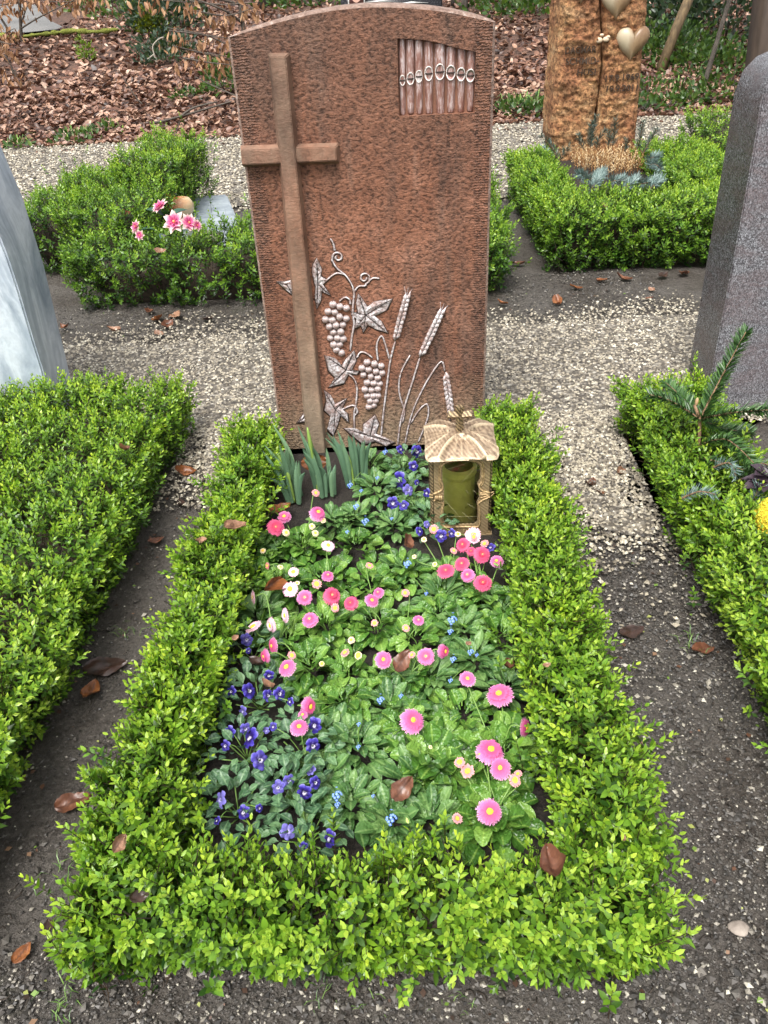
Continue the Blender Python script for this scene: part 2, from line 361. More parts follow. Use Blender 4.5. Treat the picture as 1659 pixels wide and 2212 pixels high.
# ------------------------------------------------------------------ hedges
def leaf_tpl(L, wd, hi):
    if hi:
        V = np.array([[0, 0, 0], [.3, -.42, .10], [.68, -.36, .09], [1, 0, -.02], [.68, .36, .09], [.3, .42, .10], [.3, 0, 0], [.68, 0, .02]])
        F = np.array([[0, 1, 6], [0, 6, 5], [1, 2, 7], [1, 7, 6], [6, 7, 4], [6, 4, 5], [2, 3, 7], [7, 3, 4]])
    else:
        V = np.array([[0, 0, 0], [.48, -.45, .12], [1, 0, -.02], [.48, .45, .12], [.48, 0, .0]]); F = np.array([[0, 1, 4], [1, 2, 4], [2, 3, 4], [3, 0, 4]])
    V = V*np.array([L, wd, wd]); return V, F
def shoot_tpl(seed, hi, size=1.):
    r = random.Random(seed); npair = r.randint(4, 6); sp = r.uniform(.0075, .0105)*size; V = []; F = []; A = []; o = 0
    tot = npair*sp; bend = r.uniform(-.25, .25)
    def axis(s): return np.array([bend*s*s/tot, 0, s])
    for i in range(npair+1):
        s = i*sp+.006; t = i/npair; last = i == npair
        for k in range(2 if not last else 2):
            L = (.0175-.0065*max(0, t-.5)*2)*size*r.uniform(.85, 1.15); wd = L*.52
            lv, lf = leaf_tpl(L, wd, hi)
            el = math.radians(12+48*t+(18 if last else 0)+r.uniform(-12, 12)); az = i*PI/2+k*PI+r.uniform(-.3, .3)+seed
            ce, se, ca, sa = math.cos(el), math.sin(el), math.cos(az), math.sin(az)
            ex = np.array([ce*ca, ce*sa, se]); ey = np.array([-sa, ca, 0]); ez = np.cross(ex, ey)
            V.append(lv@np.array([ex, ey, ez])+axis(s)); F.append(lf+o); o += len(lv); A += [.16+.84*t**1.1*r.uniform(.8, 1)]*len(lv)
    st = np.array([[.0009, 0, -.02], [-.0005, .0008, -.02], [-.0005, -.0008, -.02]]); s2 = st*.6; s2[:, 2] = tot; s2[:, 0] += bend*tot
    V.append(st*size); V.append(s2); F.append(np.array([[0, 1, 4], [0, 4, 3], [1, 2, 5], [1, 5, 4], [2, 0, 3], [2, 3, 5]])+o); A += [.03]*6
    return np.concatenate(V), np.concatenate(F), np.array(A)
def hedge(label, boxes, mat, n_shoots, hi, size, group, name='box_hedge', bump_top=.025, poke=.06, maxparts=300, holes=(), face=None):
    """boxes: (x0,x1,y0,y1,h)"""
    cx = sum((b[0]+b[1])/2 for b in boxes)/len(boxes); cy = sum((b[2]+b[3])/2 for b in boxes)/len(boxes)
    root = empty(name, (cx, cy, 0), label, 'hedge', group)
    areas = []
    for b in boxes:
        dx, dy, h = b[1]-b[0], b[3]-b[2], b[4]; areas.append([dx*dy*1.2, dy*h, dy*h, dx*h, dx*h])
    areas = np.array(areas); pr = (areas/areas.sum()).ravel()
    ch = rng.choice(len(pr), n_shoots*2, p=pr); P = []; N = []
    seed = cx*3.1
    for c in ch:
        bi, fa = divmod(int(c), 5); x0, x1, y0, y1, h = boxes[bi]; u, v = random.random(), random.random()
        if fa == 0:
            x = x0+u*(x1-x0); y = y0+v*(y1-y0); e = min(x-x0, x1-x, y-y0, y1-y)
            z = h-.055*max(0, 1-e/.07)**2; nn = np.array([0, 0, 1.])
            if e < .06:
                dxs = (x-(x0+x1)/2); dys = (y-(y0+y1)/2)
                if min(x-x0, x1-x) < min(y-y0, y1-y): nn = np.array([math.copysign(.7, dxs), 0, .7])
                else: nn = np.array([0, math.copysign(.7, dys), .7])
        else:
            z = .02+(h-.03)*(v**.8); inw = .035*max(0, (1-z/h*1.6))+.012*max(0, z/h-.8)*5*0
            if fa == 1: x, y, nn = x0+inw, y0+u*(y1-y0), np.array([-1., 0, .35])
            elif fa == 2: x, y, nn = x1-inw, y0+u*(y1-y0), np.array([1., 0, .35])
            elif fa == 3: x, y, nn = x0+u*(x1-x0), y0+inw, np.array([0, -1., .35])
            else: x, y, nn = x0+u*(x1-x0), y1-inw, np.array([0, 1., .35])
        bad = False
        for j, b in enumerate(boxes):
            if j != bi and b[0]+.02 < x < b[1]-.02 and b[2]+.02 < y < b[3]-.02 and z < b[4]-.03: bad = True
        if bad: continue
        lump = noise.noise((x*6+seed, y*6, z*6))*bump_top*1.3+noise.noise((x*17+seed, y*17, z*17))*bump_top*.6
        dens = noise.noise((x*9, y*9+seed, z*9))
        if hi and dens < -.40 and random.random() < .6: continue
        for (hx, hy, hr) in holes:
            if math.hypot(x-hx, y-hy) < hr*random.uniform(.6, 1.1): bad = True
        if bad: continue
        p = np.array([x, y, max(z, .012)])+nn*lump
        dep = abs(random.gauss(0, .02)) if random.random() < .72 else random.uniform(.03, .075); p = p-nn*dep; p[2] -= .3*dep
        if random.random() < .05: p = p+nn*random.uniform(.0, poke)
        p[2] = max(p[2], .012)
        P.append(p); N.append(nn)
        if len(P) >= n_shoots: break
    P = np.array(P); N = np.array(N); n = len(P)
    D = N*.75+np.array([0, 0, .62])+rng.normal(0, .36, (n, 3))
    D[:, 2] = np.maximum(D[:, 2], -.15)
    P = P-.03*size*D/np.linalg.norm(D, axis=1, keepdims=True)
    Mx = rotm(D); S = rng.uniform(.82, 1.2, n)
    # the largest in the picture become shoots of their own
    q = (P-EYE)@R; px = 829.5+FPX*q[:, 0]/q[:, 2]; py = 1106+FPX*q[:, 1]/q[:, 2]
    vis = (px > -10) & (px < 1669) & (py > -10) & (py < 2222) & (np.einsum('ij,ij->i', N, EYE-P) > 0)
    score = np.where(vis, q[:, 2]-(.08*N[:, 2])-.3*P[:, 2], 99)
    order = np.argsort(score); single = order[:maxparts]; rest = order[maxparts:]
    ntpl = 10; tpls = [shoot_tpl(k, hi, size) for k in range(ntpl)]
    Vs, Fs, As, Hs = [], [], [], []; off = 0
    for k in range(ntpl):
        idx = rest[k::ntpl]
        if not len(idx): continue
        tV, tF, tA = tpls[k]; V, F, A = stamp(tV, [tF], tA, Mx[idx], P[idx], S[idx])
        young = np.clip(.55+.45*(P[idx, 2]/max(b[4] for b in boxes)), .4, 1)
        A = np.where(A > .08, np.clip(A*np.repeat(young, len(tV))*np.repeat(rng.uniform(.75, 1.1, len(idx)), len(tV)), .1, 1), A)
        Vs.append(V); Fs.append(F[0]+off); As.append(A); Hs.append(np.repeat(np.clip(rng.normal(.5, .27, len(idx)), 0, 1), len(tV))); off += len(V)
    loc = np.array([cx, cy, 0])
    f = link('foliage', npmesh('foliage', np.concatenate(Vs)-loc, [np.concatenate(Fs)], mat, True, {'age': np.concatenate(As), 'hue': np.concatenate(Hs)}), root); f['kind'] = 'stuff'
    sm = []
    for k in range(ntpl):
        tV, tF, tA = tpls[k]; sm.append(npmesh('shoot', tV, [tF], mat, True, {'age': tA, 'hue': np.full(len(tV), .35+.3*(k/ntpl))}))
    for i in single:
        o = link('shoot', random.choice(sm), root); m = Matrix([[*(Mx[i, r_]*S[i]), P[i, r_]-loc[r_]] for r_ in range(3)]+[[0, 0, 0, 1]]); o.matrix_local = m
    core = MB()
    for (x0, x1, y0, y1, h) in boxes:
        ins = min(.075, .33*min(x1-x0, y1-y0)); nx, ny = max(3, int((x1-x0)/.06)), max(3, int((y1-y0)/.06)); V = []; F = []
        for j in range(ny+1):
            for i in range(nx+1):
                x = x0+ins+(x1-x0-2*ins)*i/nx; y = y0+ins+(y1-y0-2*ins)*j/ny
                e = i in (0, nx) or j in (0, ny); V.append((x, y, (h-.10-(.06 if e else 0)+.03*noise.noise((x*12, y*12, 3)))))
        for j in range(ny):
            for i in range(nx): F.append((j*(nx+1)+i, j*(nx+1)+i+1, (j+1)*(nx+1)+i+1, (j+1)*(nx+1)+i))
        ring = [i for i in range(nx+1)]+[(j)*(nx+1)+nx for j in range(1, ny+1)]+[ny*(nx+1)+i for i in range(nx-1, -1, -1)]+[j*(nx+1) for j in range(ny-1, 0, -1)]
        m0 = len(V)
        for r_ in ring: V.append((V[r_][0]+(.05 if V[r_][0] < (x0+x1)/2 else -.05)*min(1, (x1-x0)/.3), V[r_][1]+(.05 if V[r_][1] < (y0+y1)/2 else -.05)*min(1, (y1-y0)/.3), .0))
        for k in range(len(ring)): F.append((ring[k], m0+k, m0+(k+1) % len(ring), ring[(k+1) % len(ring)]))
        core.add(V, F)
    for k in range(int(sum((b[1]-b[0])*(b[3]-b[2]) for b in boxes)*260)):   # bare inner twigs
        b = random.choice(boxes); x, y = random.uniform(b[0]+.05, b[1]-.05), random.uniform(b[2]+.05, b[3]-.05)
        t = (x+random.uniform(-.08, .08), y+random.uniform(-.08, .08), b[4]-random.uniform(.0, .05))
        core.tube([(x, y, b[4]*.3), ((x+t[0])/2+random.uniform(-.02, .02), (y+t[1])/2, b[4]*.6), t], [.003, .002, .001], 3, False)
    core.build('branches', TWIGCORE, root)
    return root
HG = 'low clipped hedges bordering the graves'
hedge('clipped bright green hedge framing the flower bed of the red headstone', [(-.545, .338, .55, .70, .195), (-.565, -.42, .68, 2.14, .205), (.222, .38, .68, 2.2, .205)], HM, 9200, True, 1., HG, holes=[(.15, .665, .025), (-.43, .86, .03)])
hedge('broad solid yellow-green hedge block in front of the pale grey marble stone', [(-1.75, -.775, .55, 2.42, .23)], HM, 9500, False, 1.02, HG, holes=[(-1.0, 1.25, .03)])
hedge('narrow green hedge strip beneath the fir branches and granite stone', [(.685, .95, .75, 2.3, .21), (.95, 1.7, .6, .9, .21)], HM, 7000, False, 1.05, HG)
hedge('loose overgrown hedge around the artificial flowers behind the red headstone', [(-1.66, .48, 3.68, 4.2, .30), (-1.85, -1.38, 4.1, 5.3, .40), (.28, .50, 4.1, 5.4, .3), (-2.2, -1.8, 4.3, 5.4, .36), (-1.75, -1.36, 4.9, 5.7, .50)], HM2, 8000, False, 1.3, HG, bump_top=.06, poke=.14)
hedge('squared green hedge around the dried heather below the rough orange stone', [(.71, 1.95, 3.95, 4.42, .32), (.69, .94, 4.3, 5.6, .32), (1.56, 1.95, 4.3, 5.7, .32)], HM2, 8000, False, 1.3, HG, bump_top=.03)
hedge('small light green bush half hidden behind the granite stone', [(2.02, 2.5, 5.3, 6.3, .42)], HM2, 700, False, 1.4, HG, bump_top=.05, maxparts=100, name='small_bush')

# ------------------------------------------------------------------ the red headstone
YS = 2.25
M = stone_red('red_sandstone', edge=(-.004, .330, -.012)); REDSTONE = M.m
RELIEF_FLAT = stone_red('smooth_sandstone', hammer=.3, streak=.8, pale=.33).m
RECESS = stone_red('recess_sandstone', hammer=.2, streak=.1).m
M = Mat('worn_edge', .8); M.color(M.ramp(M.noise(M.co(), 60, 4, .7), [(.3, (.10, .06, .045)), (.55, (.24, .16, .125)), (.75, (.40, .34, .30))])); M.bump(M.noise(M.co(), 120, 3), .8, .006); WORN = M.m
M = Mat('silver_wash', .48, .6)
co = M.co(); g = M.noise(co, 130, 5, .75); g2 = M.noise(co, 30, 4); pt = M.n('NewGeometry').outputs['Pointiness']
c = M.ramp(g, [(.34, (.12, .06, .045)), (.45, (.37, .31, .30)), (.6, (.72, .69, .70))]); c = M.mix(M.ramp(g2, [(.42, 0.), (.68, .62)]), c, (.25, .125, .09))
M.color(c); M.b.inputs['Metallic'].default_value = .1; M.bump(g, .6, .003); SILVER = M.m
M = Mat('groove_dark', .8); M.color((.035, .022, .018)); GROOVE = M.m
root = empty('headstone', (-.1, YS+.07, 0), 'tall reddish brown headstone with carved cross, organ pipes, grapes and wheat', 'gravestone')
off = np.array(root.location)
A_ = lambda px, py, y=YS: tuple(ypl(px, py, y)[[0, 2]])
arch = [(491, 80), (540, 60), (600, 42), (660, 27), (720, 16), (780, 10), (830, 9), (880, 11), (930, 15), (980, 22), (1030, 33), (1071, 47)]
ol = [A_(*p) for p in arch]
xl, xr = A_(607, 960)[0], A_(1046, 900)[0]
outer = [(xl, -.03)]+[(ol[0][0], ol[0][1])]+ol[1:]+[(xr, -.03)]
OP = lambda zx, zy, y=YS: ypl(829.5+.16*zx, 53.1+.16*zy, y)
holeP = [tuple(OP(*p)[[0, 2]]) for p in [(178, 185), (500, 203), (760, 250), (960, 310), (1100, 338), (1243, 368), (1230, 800), (1225, 1192), (700, 1215), (202, 1242), (190, 700)]]
bm = bmesh.new()
cen = np.mean(np.array(outer), 0)
def ring(pts, y): return [bm.verts.new((p[0]-off[0], y-off[1], p[1]-off[2])) for p in pts]
ins = []
for i, p in enumerate(outer):   # inset outline for the worn arris
    a, b = np.array(outer[i-1]), np.array(outer[(i+1) % len(outer)]); t = _n(b-a) if 0 < i < len(outer)-1 else _n(np.array([0, 1.]) if i == 0 else np.array([0, -1.]))
    nn = np.array([t[1], -t[0]]); ins.append(tuple(np.array(p)+.0065*nn))
rf = ring(ins, YS); ro = ring(outer, YS+.0055); rb = ring(outer, YS+.15); hf = ring(holeP, YS); hb = ring(holeP, YS+.02)
def loop_edges(r_): return [bm.edges.new((r_[i], r_[(i+1) % len(r_)])) for i in range(len(r_))]
es = loop_edges(rf)+loop_edges(hf); bmesh.ops.triangle_fill(bm, use_beauty=True, use_dissolve=False, edges=es)
front = list(bm.faces)
n = len(outer)
for i in range(n):
    j = (i+1) % n; f1 = bm.faces.new((rf[i], rf[j], ro[j], ro[i])); f1.material_index = 1; f2 = bm.faces.new((ro[i], ro[j], rb[j], rb[i]))
    if 0 < i < n-1: f2.material_index = 1
bm.faces.new(rb)
for i in range(len(hf)):
    j = (i+1) % len(hf); f = bm.faces.new((hf[i], hf[j], hb[j], hb[i])); f.material_index = 2
f = bm.faces.new(hb); f.material_index = 2
bmesh.ops.recalc_face_normals(bm, faces=bm.faces)
me = bpy.data.meshes.new('slab'); bm.to_mesh(me); bm.free()
for m_ in (REDSTONE, WORN, RECESS): me.materials.append(m_)
link('slab', me, root)
# cross
def frustum(name, back, frontq, yb, yf, mat, parent):
    bm = bmesh.new(); o3 = wloc(parent)
    B = [bm.verts.new(Vector(ypl(*p, yb))-o3) for p in back]; Fv = [bm.verts.new(Vector(ypl(*p, yf))-o3) for p in frontq]
    k = len(B); bm.faces.new(Fv)
    for i in range(k): bm.faces.new((B[i], B[(i+1) % k], Fv[(i+1) % k], Fv[i]))
    bmesh.ops.recalc_face_normals(bm, faces=bm.faces); bmesh.ops.bevel(bm, geom=[e for e in bm.edges if not e.is_boundary], offset=.0022, segments=2, affect='EDGES')
    me = bpy.data.meshes.new(name); bm.to_mesh(me); bm.free(); me.materials.append(mat); return link(name, me, parent)
Z5 = lambda zx, zy: (491+.16*zx, 79.6+.16*zy)
Z4 = lambda zx, zy: (564.1+.32*zx, 497.7+.32*zy)
yb, yf = YS+.002, YS-.034
beam = frustum('cross', [Z5(548, 212), Z5(848, 212), Z5(965, 1500), Z4(450, 1520), Z4(315, 1520), Z5(672, 1500)],
               [Z5(580, 268), Z5(787, 268), Z5(905, 1500), Z4(432, 1520), Z4(326, 1520), Z5(708, 1500)], yb, yf, RELIEF_FLAT, root)
frustum('cross_arm', [Z5(174, 1462), Z5(700, 1445), Z5(735, 1740), Z5(205, 1758)], [Z5(182, 1532), Z5(730, 1512), Z5(745, 1705), Z5(200, 1728)], yb, yf+.007, RELIEF_FLAT, beam)
frustum('cross_arm', [Z5(940, 1440), Z5(1516, 1422), Z5(1524, 1712), Z5(930, 1732)], [Z5(908, 1506), Z5(1466, 1486), Z5(1472, 1672), Z5(925, 1694)], yb, yf+.007, RELIEF_FLAT, beam)
# organ pipes
PM = Mat('silvered_pipe', .45, .6); co = PM.co((1, 1, .18)); g = PM.noise(co, 150, 4, .75)
g2 = PM.noise(PM.co(), 22, 3)
c = PM.ramp(g, [(.36, (.19, .085, .065)), (.48, (.34, .20, .17)), (.62, (.70, .62, .61))]); c = PM.mix(PM.ramp(g2, [(.35, 0.), (.6, .5)]), c, (.20, .085, .06)); PM.color(c); PM.b.inputs['Metallic'].default_value = .15; PIPE = PM.m
M = Mat('pipe_mouth', .6); M.color((.16, .145, .10)); MOUTH = M.m
M = Mat('pipe_lip', .5); M.color(M.ramp(M.noise(M.co(), 200, 3), [(.35, (.42, .36, .33)), (.6, (.80, .76, .72))])); LIP = M.m
M = Mat('pipe_underlip', .6); M.color(M.ramp(M.noise(M.co(), 180, 3), [(.35, (.30, .12, .10)), (.65, (.55, .34, .32))])); ULIP = M.m
pipes = [(240, 192, 255, 1218, 88, 760, 62), (353, 198, 360, 1198, 108, 735, 72), (466, 206, 480, 1205, 108, 706, 74), (600, 222, 610, 1202, 122, 665, 86),
         (752, 250, 760, 1200, 138, 642, 96), (905, 292, 900, 1182, 126, 652, 88), (1046, 325, 1036, 1182, 110, 676, 80), (1176, 352, 1160, 1166, 108, 692, 76)]
for (xt, yt, xb, ybm, wd, ym, mh) in pipes:
    V = []; F = []; nseg = 10; rows = [(0, 1.), (.12, 1.), ((ym-yt)/(ybm-yt), 1.), ((ym+mh-yt)/(ybm-yt), .93), (.9, .78), (.985, .72), (1., .5)]
    for t, k in rows:
        zx, zy = xt+(xb-xt)*t, yt+2+(ybm-yt-2)*t
        c0 = OP(zx, zy, YS+.02); hw = abs(OP(zx+wd/2, zy, YS+.02)[0]-c0[0])*k
        for s in range(nseg+1):
            an = PI*s/nseg; V.append((c0[0]-hw*math.cos(an), YS+.0195-hw*1.05*math.sin(an), c0[2]))
    for r_ in range(len(rows)-1):
        for s in range(nseg): a = r_*(nseg+1)+s; F.append((a, a+1, a+nseg+2, a+nseg+1))
    mb = MB(); mb.add(V, F); pipe = mb.build('organ_pipe', PIPE, root)
    t = (ym-yt)/(ybm-yt); c0 = OP(xt+(xb-xt)*t, ym, YS+.003); hw = abs(OP(xt+wd/2, ym, YS+.003)[0]-c0[0])*.86; hz = abs(OP(xt, ym+mh, YS+.003)[2]-c0[2])*1.05
    yy = lambda x: YS+.0195-hw/.86*1.05*math.sqrt(max(.05, 1-(x*.86)**2))-.0012
    def half(s0, s1, up):
        pts = []; 
        for k in range(13):
            an = PI*k/12*(1 if up else -1); pts.append((math.cos(an), math.sin(an)))
        V = [(c0[0]+p[0]*hw, yy(p[0]), c0[2]+p[1]*hz) for p in pts]; return V
    mb = MB(); V = half(0, 0, True); mb.add(V, [tuple(range(13))]); mb.build('pipe_mouth', MOUTH, pipe)
    mb = MB(); V = half(0, 0, False); mb.add(V, [tuple(range(12, -1, -1))]); mb.build('pipe_lower_lip', ULIP, pipe)
    mb = MB(); pts = [(c0[0]+math.cos(2*PI*k/20)*hw*1.03, yy(math.cos(2*PI*k/20))-.0006, c0[2]+math.sin(2*PI*k/20)*hz*1.05) for k in range(21)]
    mb.tube(pts, .0016, 5, False); mb.build('pipe_mouth_rim', LIP, pipe)
    mb = MB(); mb.tube([(c0[0]+x*hw, yy(x)-.001, c0[2]+(.0)) for x in (-.95, -.5, 0, .5, .95)], .0019, 5); mb.build('pipe_slit', GROOVE, pipe)
# vine, grapes, wheat
def P4(p, lift=0.): return ypl(*Z4(*p), YS-lift)
def smooth_path(pts, k=4):
    pts = [np.array(p, float) for p in pts]; out = []
    for i in range(len(pts)-1):
        p0, p1, p2, p3 = pts[max(i-1, 0)], pts[i], pts[i+1], pts[min(i+2, len(pts)-1)]
        for j in range(k):
            t = j/k; out.append(.5*(2*p1+(p2-p0)*t+(2*p0-5*p1+4*p2-p3)*t*t+(3*p1-p0-3*p2+p3)*t**3))
    return out+[pts[-1]]
GV = MB()  # dark outlines under the relief, imitating the shade and grime of a recess
def carve(name, paths, r=.0034, mat=None):
    mb = MB()
    for pth in paths:
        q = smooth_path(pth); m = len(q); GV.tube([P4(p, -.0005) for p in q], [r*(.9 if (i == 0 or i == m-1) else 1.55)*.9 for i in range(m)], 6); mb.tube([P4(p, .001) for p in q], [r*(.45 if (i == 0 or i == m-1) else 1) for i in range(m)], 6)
    return mb.build(name, mat or SILVER, root)
def spiral(cx, cy, r0, r1, a0, turns, k=22): return [(cx+(r0+(r1-r0)*i/k)*math.cos(a0+turns*2*PI*i/k), cy+(r0+(r1-r0)*i/k)*math.sin(a0+turns*2*PI*i/k)) for i in range(k+1)]
carve('vine', [[(603, 815), (612, 720), (628, 630), (618, 540), (628, 430), (612, 370), (570, 305), (510, 255), (480, 205)]+spiral(518, 182, 38, 10, PI*.95, 1.2),
               [(628, 412), (660, 378), (700, 375)]+spiral(697, 322, 40, 12, PI*.4, -1.25), [(728, 345), (755, 322), (800, 326)],
               [(568, 300), (520, 288), (480, 305), (440, 340), (405, 372)], [(604, 502), (596, 468), (565, 452), (528, 480)],
               [(645, 862), (672, 822), (715, 832), (752, 862)], [(585, 965), (625, 1000), (648, 1070), (640, 1170), (628, 1240), (630, 1345)], [(520, 1222), (575, 1195), (625, 1182), (650, 1222), (632, 1250)],
               [(498, 140), (490, 100), (468, 55)], [(610, 560), (640, 590), (660, 585)]])
def vleaf(poly, c):
    mb = MB(); n = len(poly); cen = np.array(c, float); V = [P4(c, .005)]; F = []; a = [1.]
    pol = [np.array(p, float) for p in poly]; d = [np.linalg.norm(p-cen) for p in pol]
    for i, p in enumerate(pol):
        tip = d[i] > d[i-1] and d[i] > d[(i+1) % n]
        V.append(P4(cen+(p-cen)*.5, .0085 if not tip else .0045)); V.append(P4(cen+(p-cen)*.93, .006 if tip else .0045)); V.append(P4(p, -.001)); a += [0, 0, 0]
    for i in range(n):
        j = (i+1) % n; b, e = 1+3*i, 1+3*j
        F += [(0, b, e), (b, b+1, e+1, e), (b+1, b+2, e+2, e+1)]
    mb.add(V, F); o = mb.build('vine_leaf', SILVER, root, smooth=False)
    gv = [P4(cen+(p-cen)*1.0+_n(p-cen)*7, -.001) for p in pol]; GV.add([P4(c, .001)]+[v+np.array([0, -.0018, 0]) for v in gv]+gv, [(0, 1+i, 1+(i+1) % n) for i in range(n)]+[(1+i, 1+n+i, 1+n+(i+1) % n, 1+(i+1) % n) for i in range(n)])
    vb = MB()
    for i, p in enumerate(pol):
        if d[i] > d[i-1] and d[i] > d[(i+1) % n] and d[i] > .45*max(d):
            vb.tube([P4(c, .0062), P4(cen+(p-cen)*.5, .0068), P4(cen+(p-cen)*.9, .0062)], [.0014, .0012, .0006], 4)
            for s in (.35, .55, .72):
                q = cen+(p-cen)*s; pr_ = np.array([-(p-cen)[1], (p-cen)[0]])*.13*(1.1-s)
                for sg in (-1, 1): vb.tube([P4(q, .0066), P4(q+(p-cen)*.14+pr_*sg*1.6, .0078)], [.0009, .0005], 3)
    vb.build('leaf_vein', GROOVE, o)
vleaf([(655, 425), (690, 470), (718, 515), (760, 480), (888, 460), (850, 540), (768, 578), (815, 615), (858, 695), (780, 672), (720, 640), (690, 692), (675, 645), (632, 665), (640, 600), (606, 545), (655, 560), (640, 490)], (706, 572))
vleaf([(428, 842), (500, 862), (545, 915), (568, 870), (628, 810), (645, 880), (612, 940), (662, 950), (650, 975), (592, 968), (560, 1035), (455, 1062), (498, 995), (455, 950)], (572, 942))
vleaf([(425, 1080), (470, 1110), (500, 1172), (580, 1132), (545, 1205), (585, 1235), (592, 1297), (535, 1250), (520, 1310), (488, 1390), (445, 1345), (468, 1255), (425, 1215), (440, 1150)], (500, 1210))
vleaf([(555, 1335), (630, 1332), (690, 1362), (688, 1310), (770, 1244), (797, 1305), (775, 1372), (830, 1392), (905, 1432), (850, 1460), (770, 1425), (690, 1450), (615, 1390)], (735, 1388))
vleaf([(375, 185), (410, 258), (405, 310), (442, 330), (418, 365), (472, 442), (408, 412), (405, 475), (376, 532), (362, 450), (368, 380), (342, 290), (347, 230)], (383, 365))
vleaf([(105, 345), (160, 345), (208, 332), (217, 442), (165, 400)], (175, 368))
vleaf([(240, 1300), (275, 1255), (303, 1210), (307, 1292)], (290, 1265))
def bunch(lst, r):
    b = empty('grape_bunch', (0, 0, 0), '', ''); 
    for k in ('label', 'category'): del b[k]
    b.parent = root; b.location = (0, 0, 0)
    gm = MB(); gm.sphere((0, 0, 0), r, 12, 8); gme = gm.mesh('grape', SILVER)
    for i, p in enumerate(lst): link('grape', gme, b, P4(p, .002+.003*(i % 2))-off, None, (random.uniform(.9, 1.08), .95, random.uniform(.9, 1.08)))
bunch([(485, 500), (532, 515), (575, 525), (452, 548), (497, 553), (435, 602), (480, 605), (530, 585), (575, 595), (505, 642), (552, 637), (460, 650), (487, 687), (537, 685), (467, 727), (515, 727), (552, 732), (490, 772), (530, 770), (507, 806), (541, 826)], .0112)
bunch([(715, 890), (765, 902), (810, 915), (680, 930), (725, 940), (775, 952), (817, 962), (690, 975), (740, 987), (787, 995), (715, 1027), (760, 1032), (800, 1035), (700, 1075), (745, 1077), (787, 1070), (715, 1117), (757, 1117), (790, 1115), (735, 1152), (772, 1150), (727, 1192), (760, 1180)], .0112)
carve('wheat_stalk', [[(905, 748), (872, 880), (845, 1080), (825, 1240), (808, 1400)]], .0034)
carve('wheat_stalk', [[(1070, 862), (1025, 1010), (965, 1200), (935, 1330), (922, 1460)]], .0034)
carve('wheat_stalk', [[(1240, 955), (1215, 885), (1130, 1000), (1045, 1165), (1000, 1300), (970, 1450)]], .003)
carve('wheat_blade', [[(868, 875), (842, 780), (815, 712), (788, 745), (780, 800), (790, 885)]], .003)
carve('wheat_blade', [[(1005, 842), (950, 945), (930, 1040), (940, 1130), (968, 1215), (955, 1300)]], .003)
carve('wheat_blade', [[(1010, 1305), (1060, 1220), (1118, 1172), (1128, 1250), (1085, 1370), (1060, 1430)]], .003)
def ear(p0, p1, n, awn=True):
    mb = MB(); a, b = np.array(p0, float), np.array(p1, float); ax = (b-a); L = np.linalg.norm(ax); ax /= L; nr = np.array([-ax[1], ax[0]])
    for i in range(n):
        t = i/n; wd = 22*(1-.35*abs(2*t-.8))
        for s in (-1, 1):
            c = a+ax*(L*t+(L/n*.45 if s > 0 else 0))+nr*s*wd*.1; tip = c+ax*L/n*2.1+nr*s*wd*.85
            pts = [P4(c, .002), P4((c*.55+tip*.45)+nr*s*5, .0075), P4(tip, .002)]; mb.tube(pts, [.0026, .0062, .0010], 6)
    if awn:
        for s in (-1.4, -.3, .9):
            mb.tube([P4(b, .003), P4(b+ax*70+nr*s*25, .001)], [.0012, .0005], 4)
    mb.build('wheat_ear', SILVER, root)
M = stone_red('recess_shade_grime', hammer=.0, streak=0.); M.put(M.b.inputs['Base Color'], (.055, .032, .023, 1)); [M.nt.links.remove(l) for l in list(M.nt.links) if l.to_socket == M.b.inputs['Base Color']]; RECESS_SHADE = M.m  # recess shade and grime put into one dark colour
ear((905, 745), (982, 455), 10); ear((1073, 858), (1212, 560), 10); ear((1243, 958), (1283, 1240), 9, False)
GV.build('relief_shade_outline', RECESS_SHADE, root)

# ------------------------------------------------------------------ the bronze grave lantern
def bronze(name, dark, mid, hi, hatch=0.):
    M = Mat(name, .5, .5); co = M.co(); g = M.noise(co, 70, 4, .7); pt = M.geom('Pointiness')
    wv = M.n('TexWave', wave_type='BANDS', bands_direction='DIAGONAL'); M.put(wv.inputs[0], M.co((1, .2, 1))); wv.inputs['Scale'].default_value = 55; wv.inputs['Distortion'].default_value = 3.5; wv.inputs['Detail'].default_value = 2
    f = M.math('ADD', M.math('MULTIPLY', g, .8), M.math('MULTIPLY', wv.outputs['Fac'], hatch)); c = M.ramp(f, [(.22, dark), (.5, mid), (.85, hi)])
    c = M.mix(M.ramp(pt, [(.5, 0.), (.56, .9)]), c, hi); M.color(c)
    M.b.inputs['Metallic'].default_value = .45; M.bump(f, .5, .003); return M.m
BR_BODY = bronze('dark_bronze', (.03, .022, .014), (.12, .085, .048), (.34, .25, .14), .55)
BR_ROOF = bronze('polished_bronze', (.09, .06, .04), (.31, .225, .15), (.66, .52, .35), .15)
BR_TRIM = bronze('bright_bronze', (.12, .08, .04), (.50, .35, .18), (.95, .72, .42), .1)
YL = 1.726; ZL = lambda zx, zy, dy=0.: ypl(862.7+.16*zx, 849.4+.16*zy, YL+dy)
LX = (ZL(395, 840)[0]+ZL(1288, 840)[0])/2; LW = .168; LD = .15
lan = empty('grave_lantern', (LX, YL+LD/2, .02), 'bronze grave lantern with scalloped roof, small cross and candle inside', 'lantern')
lo = np.array(lan.location)
zb, zt = .02, ZL(830, 845)[2]
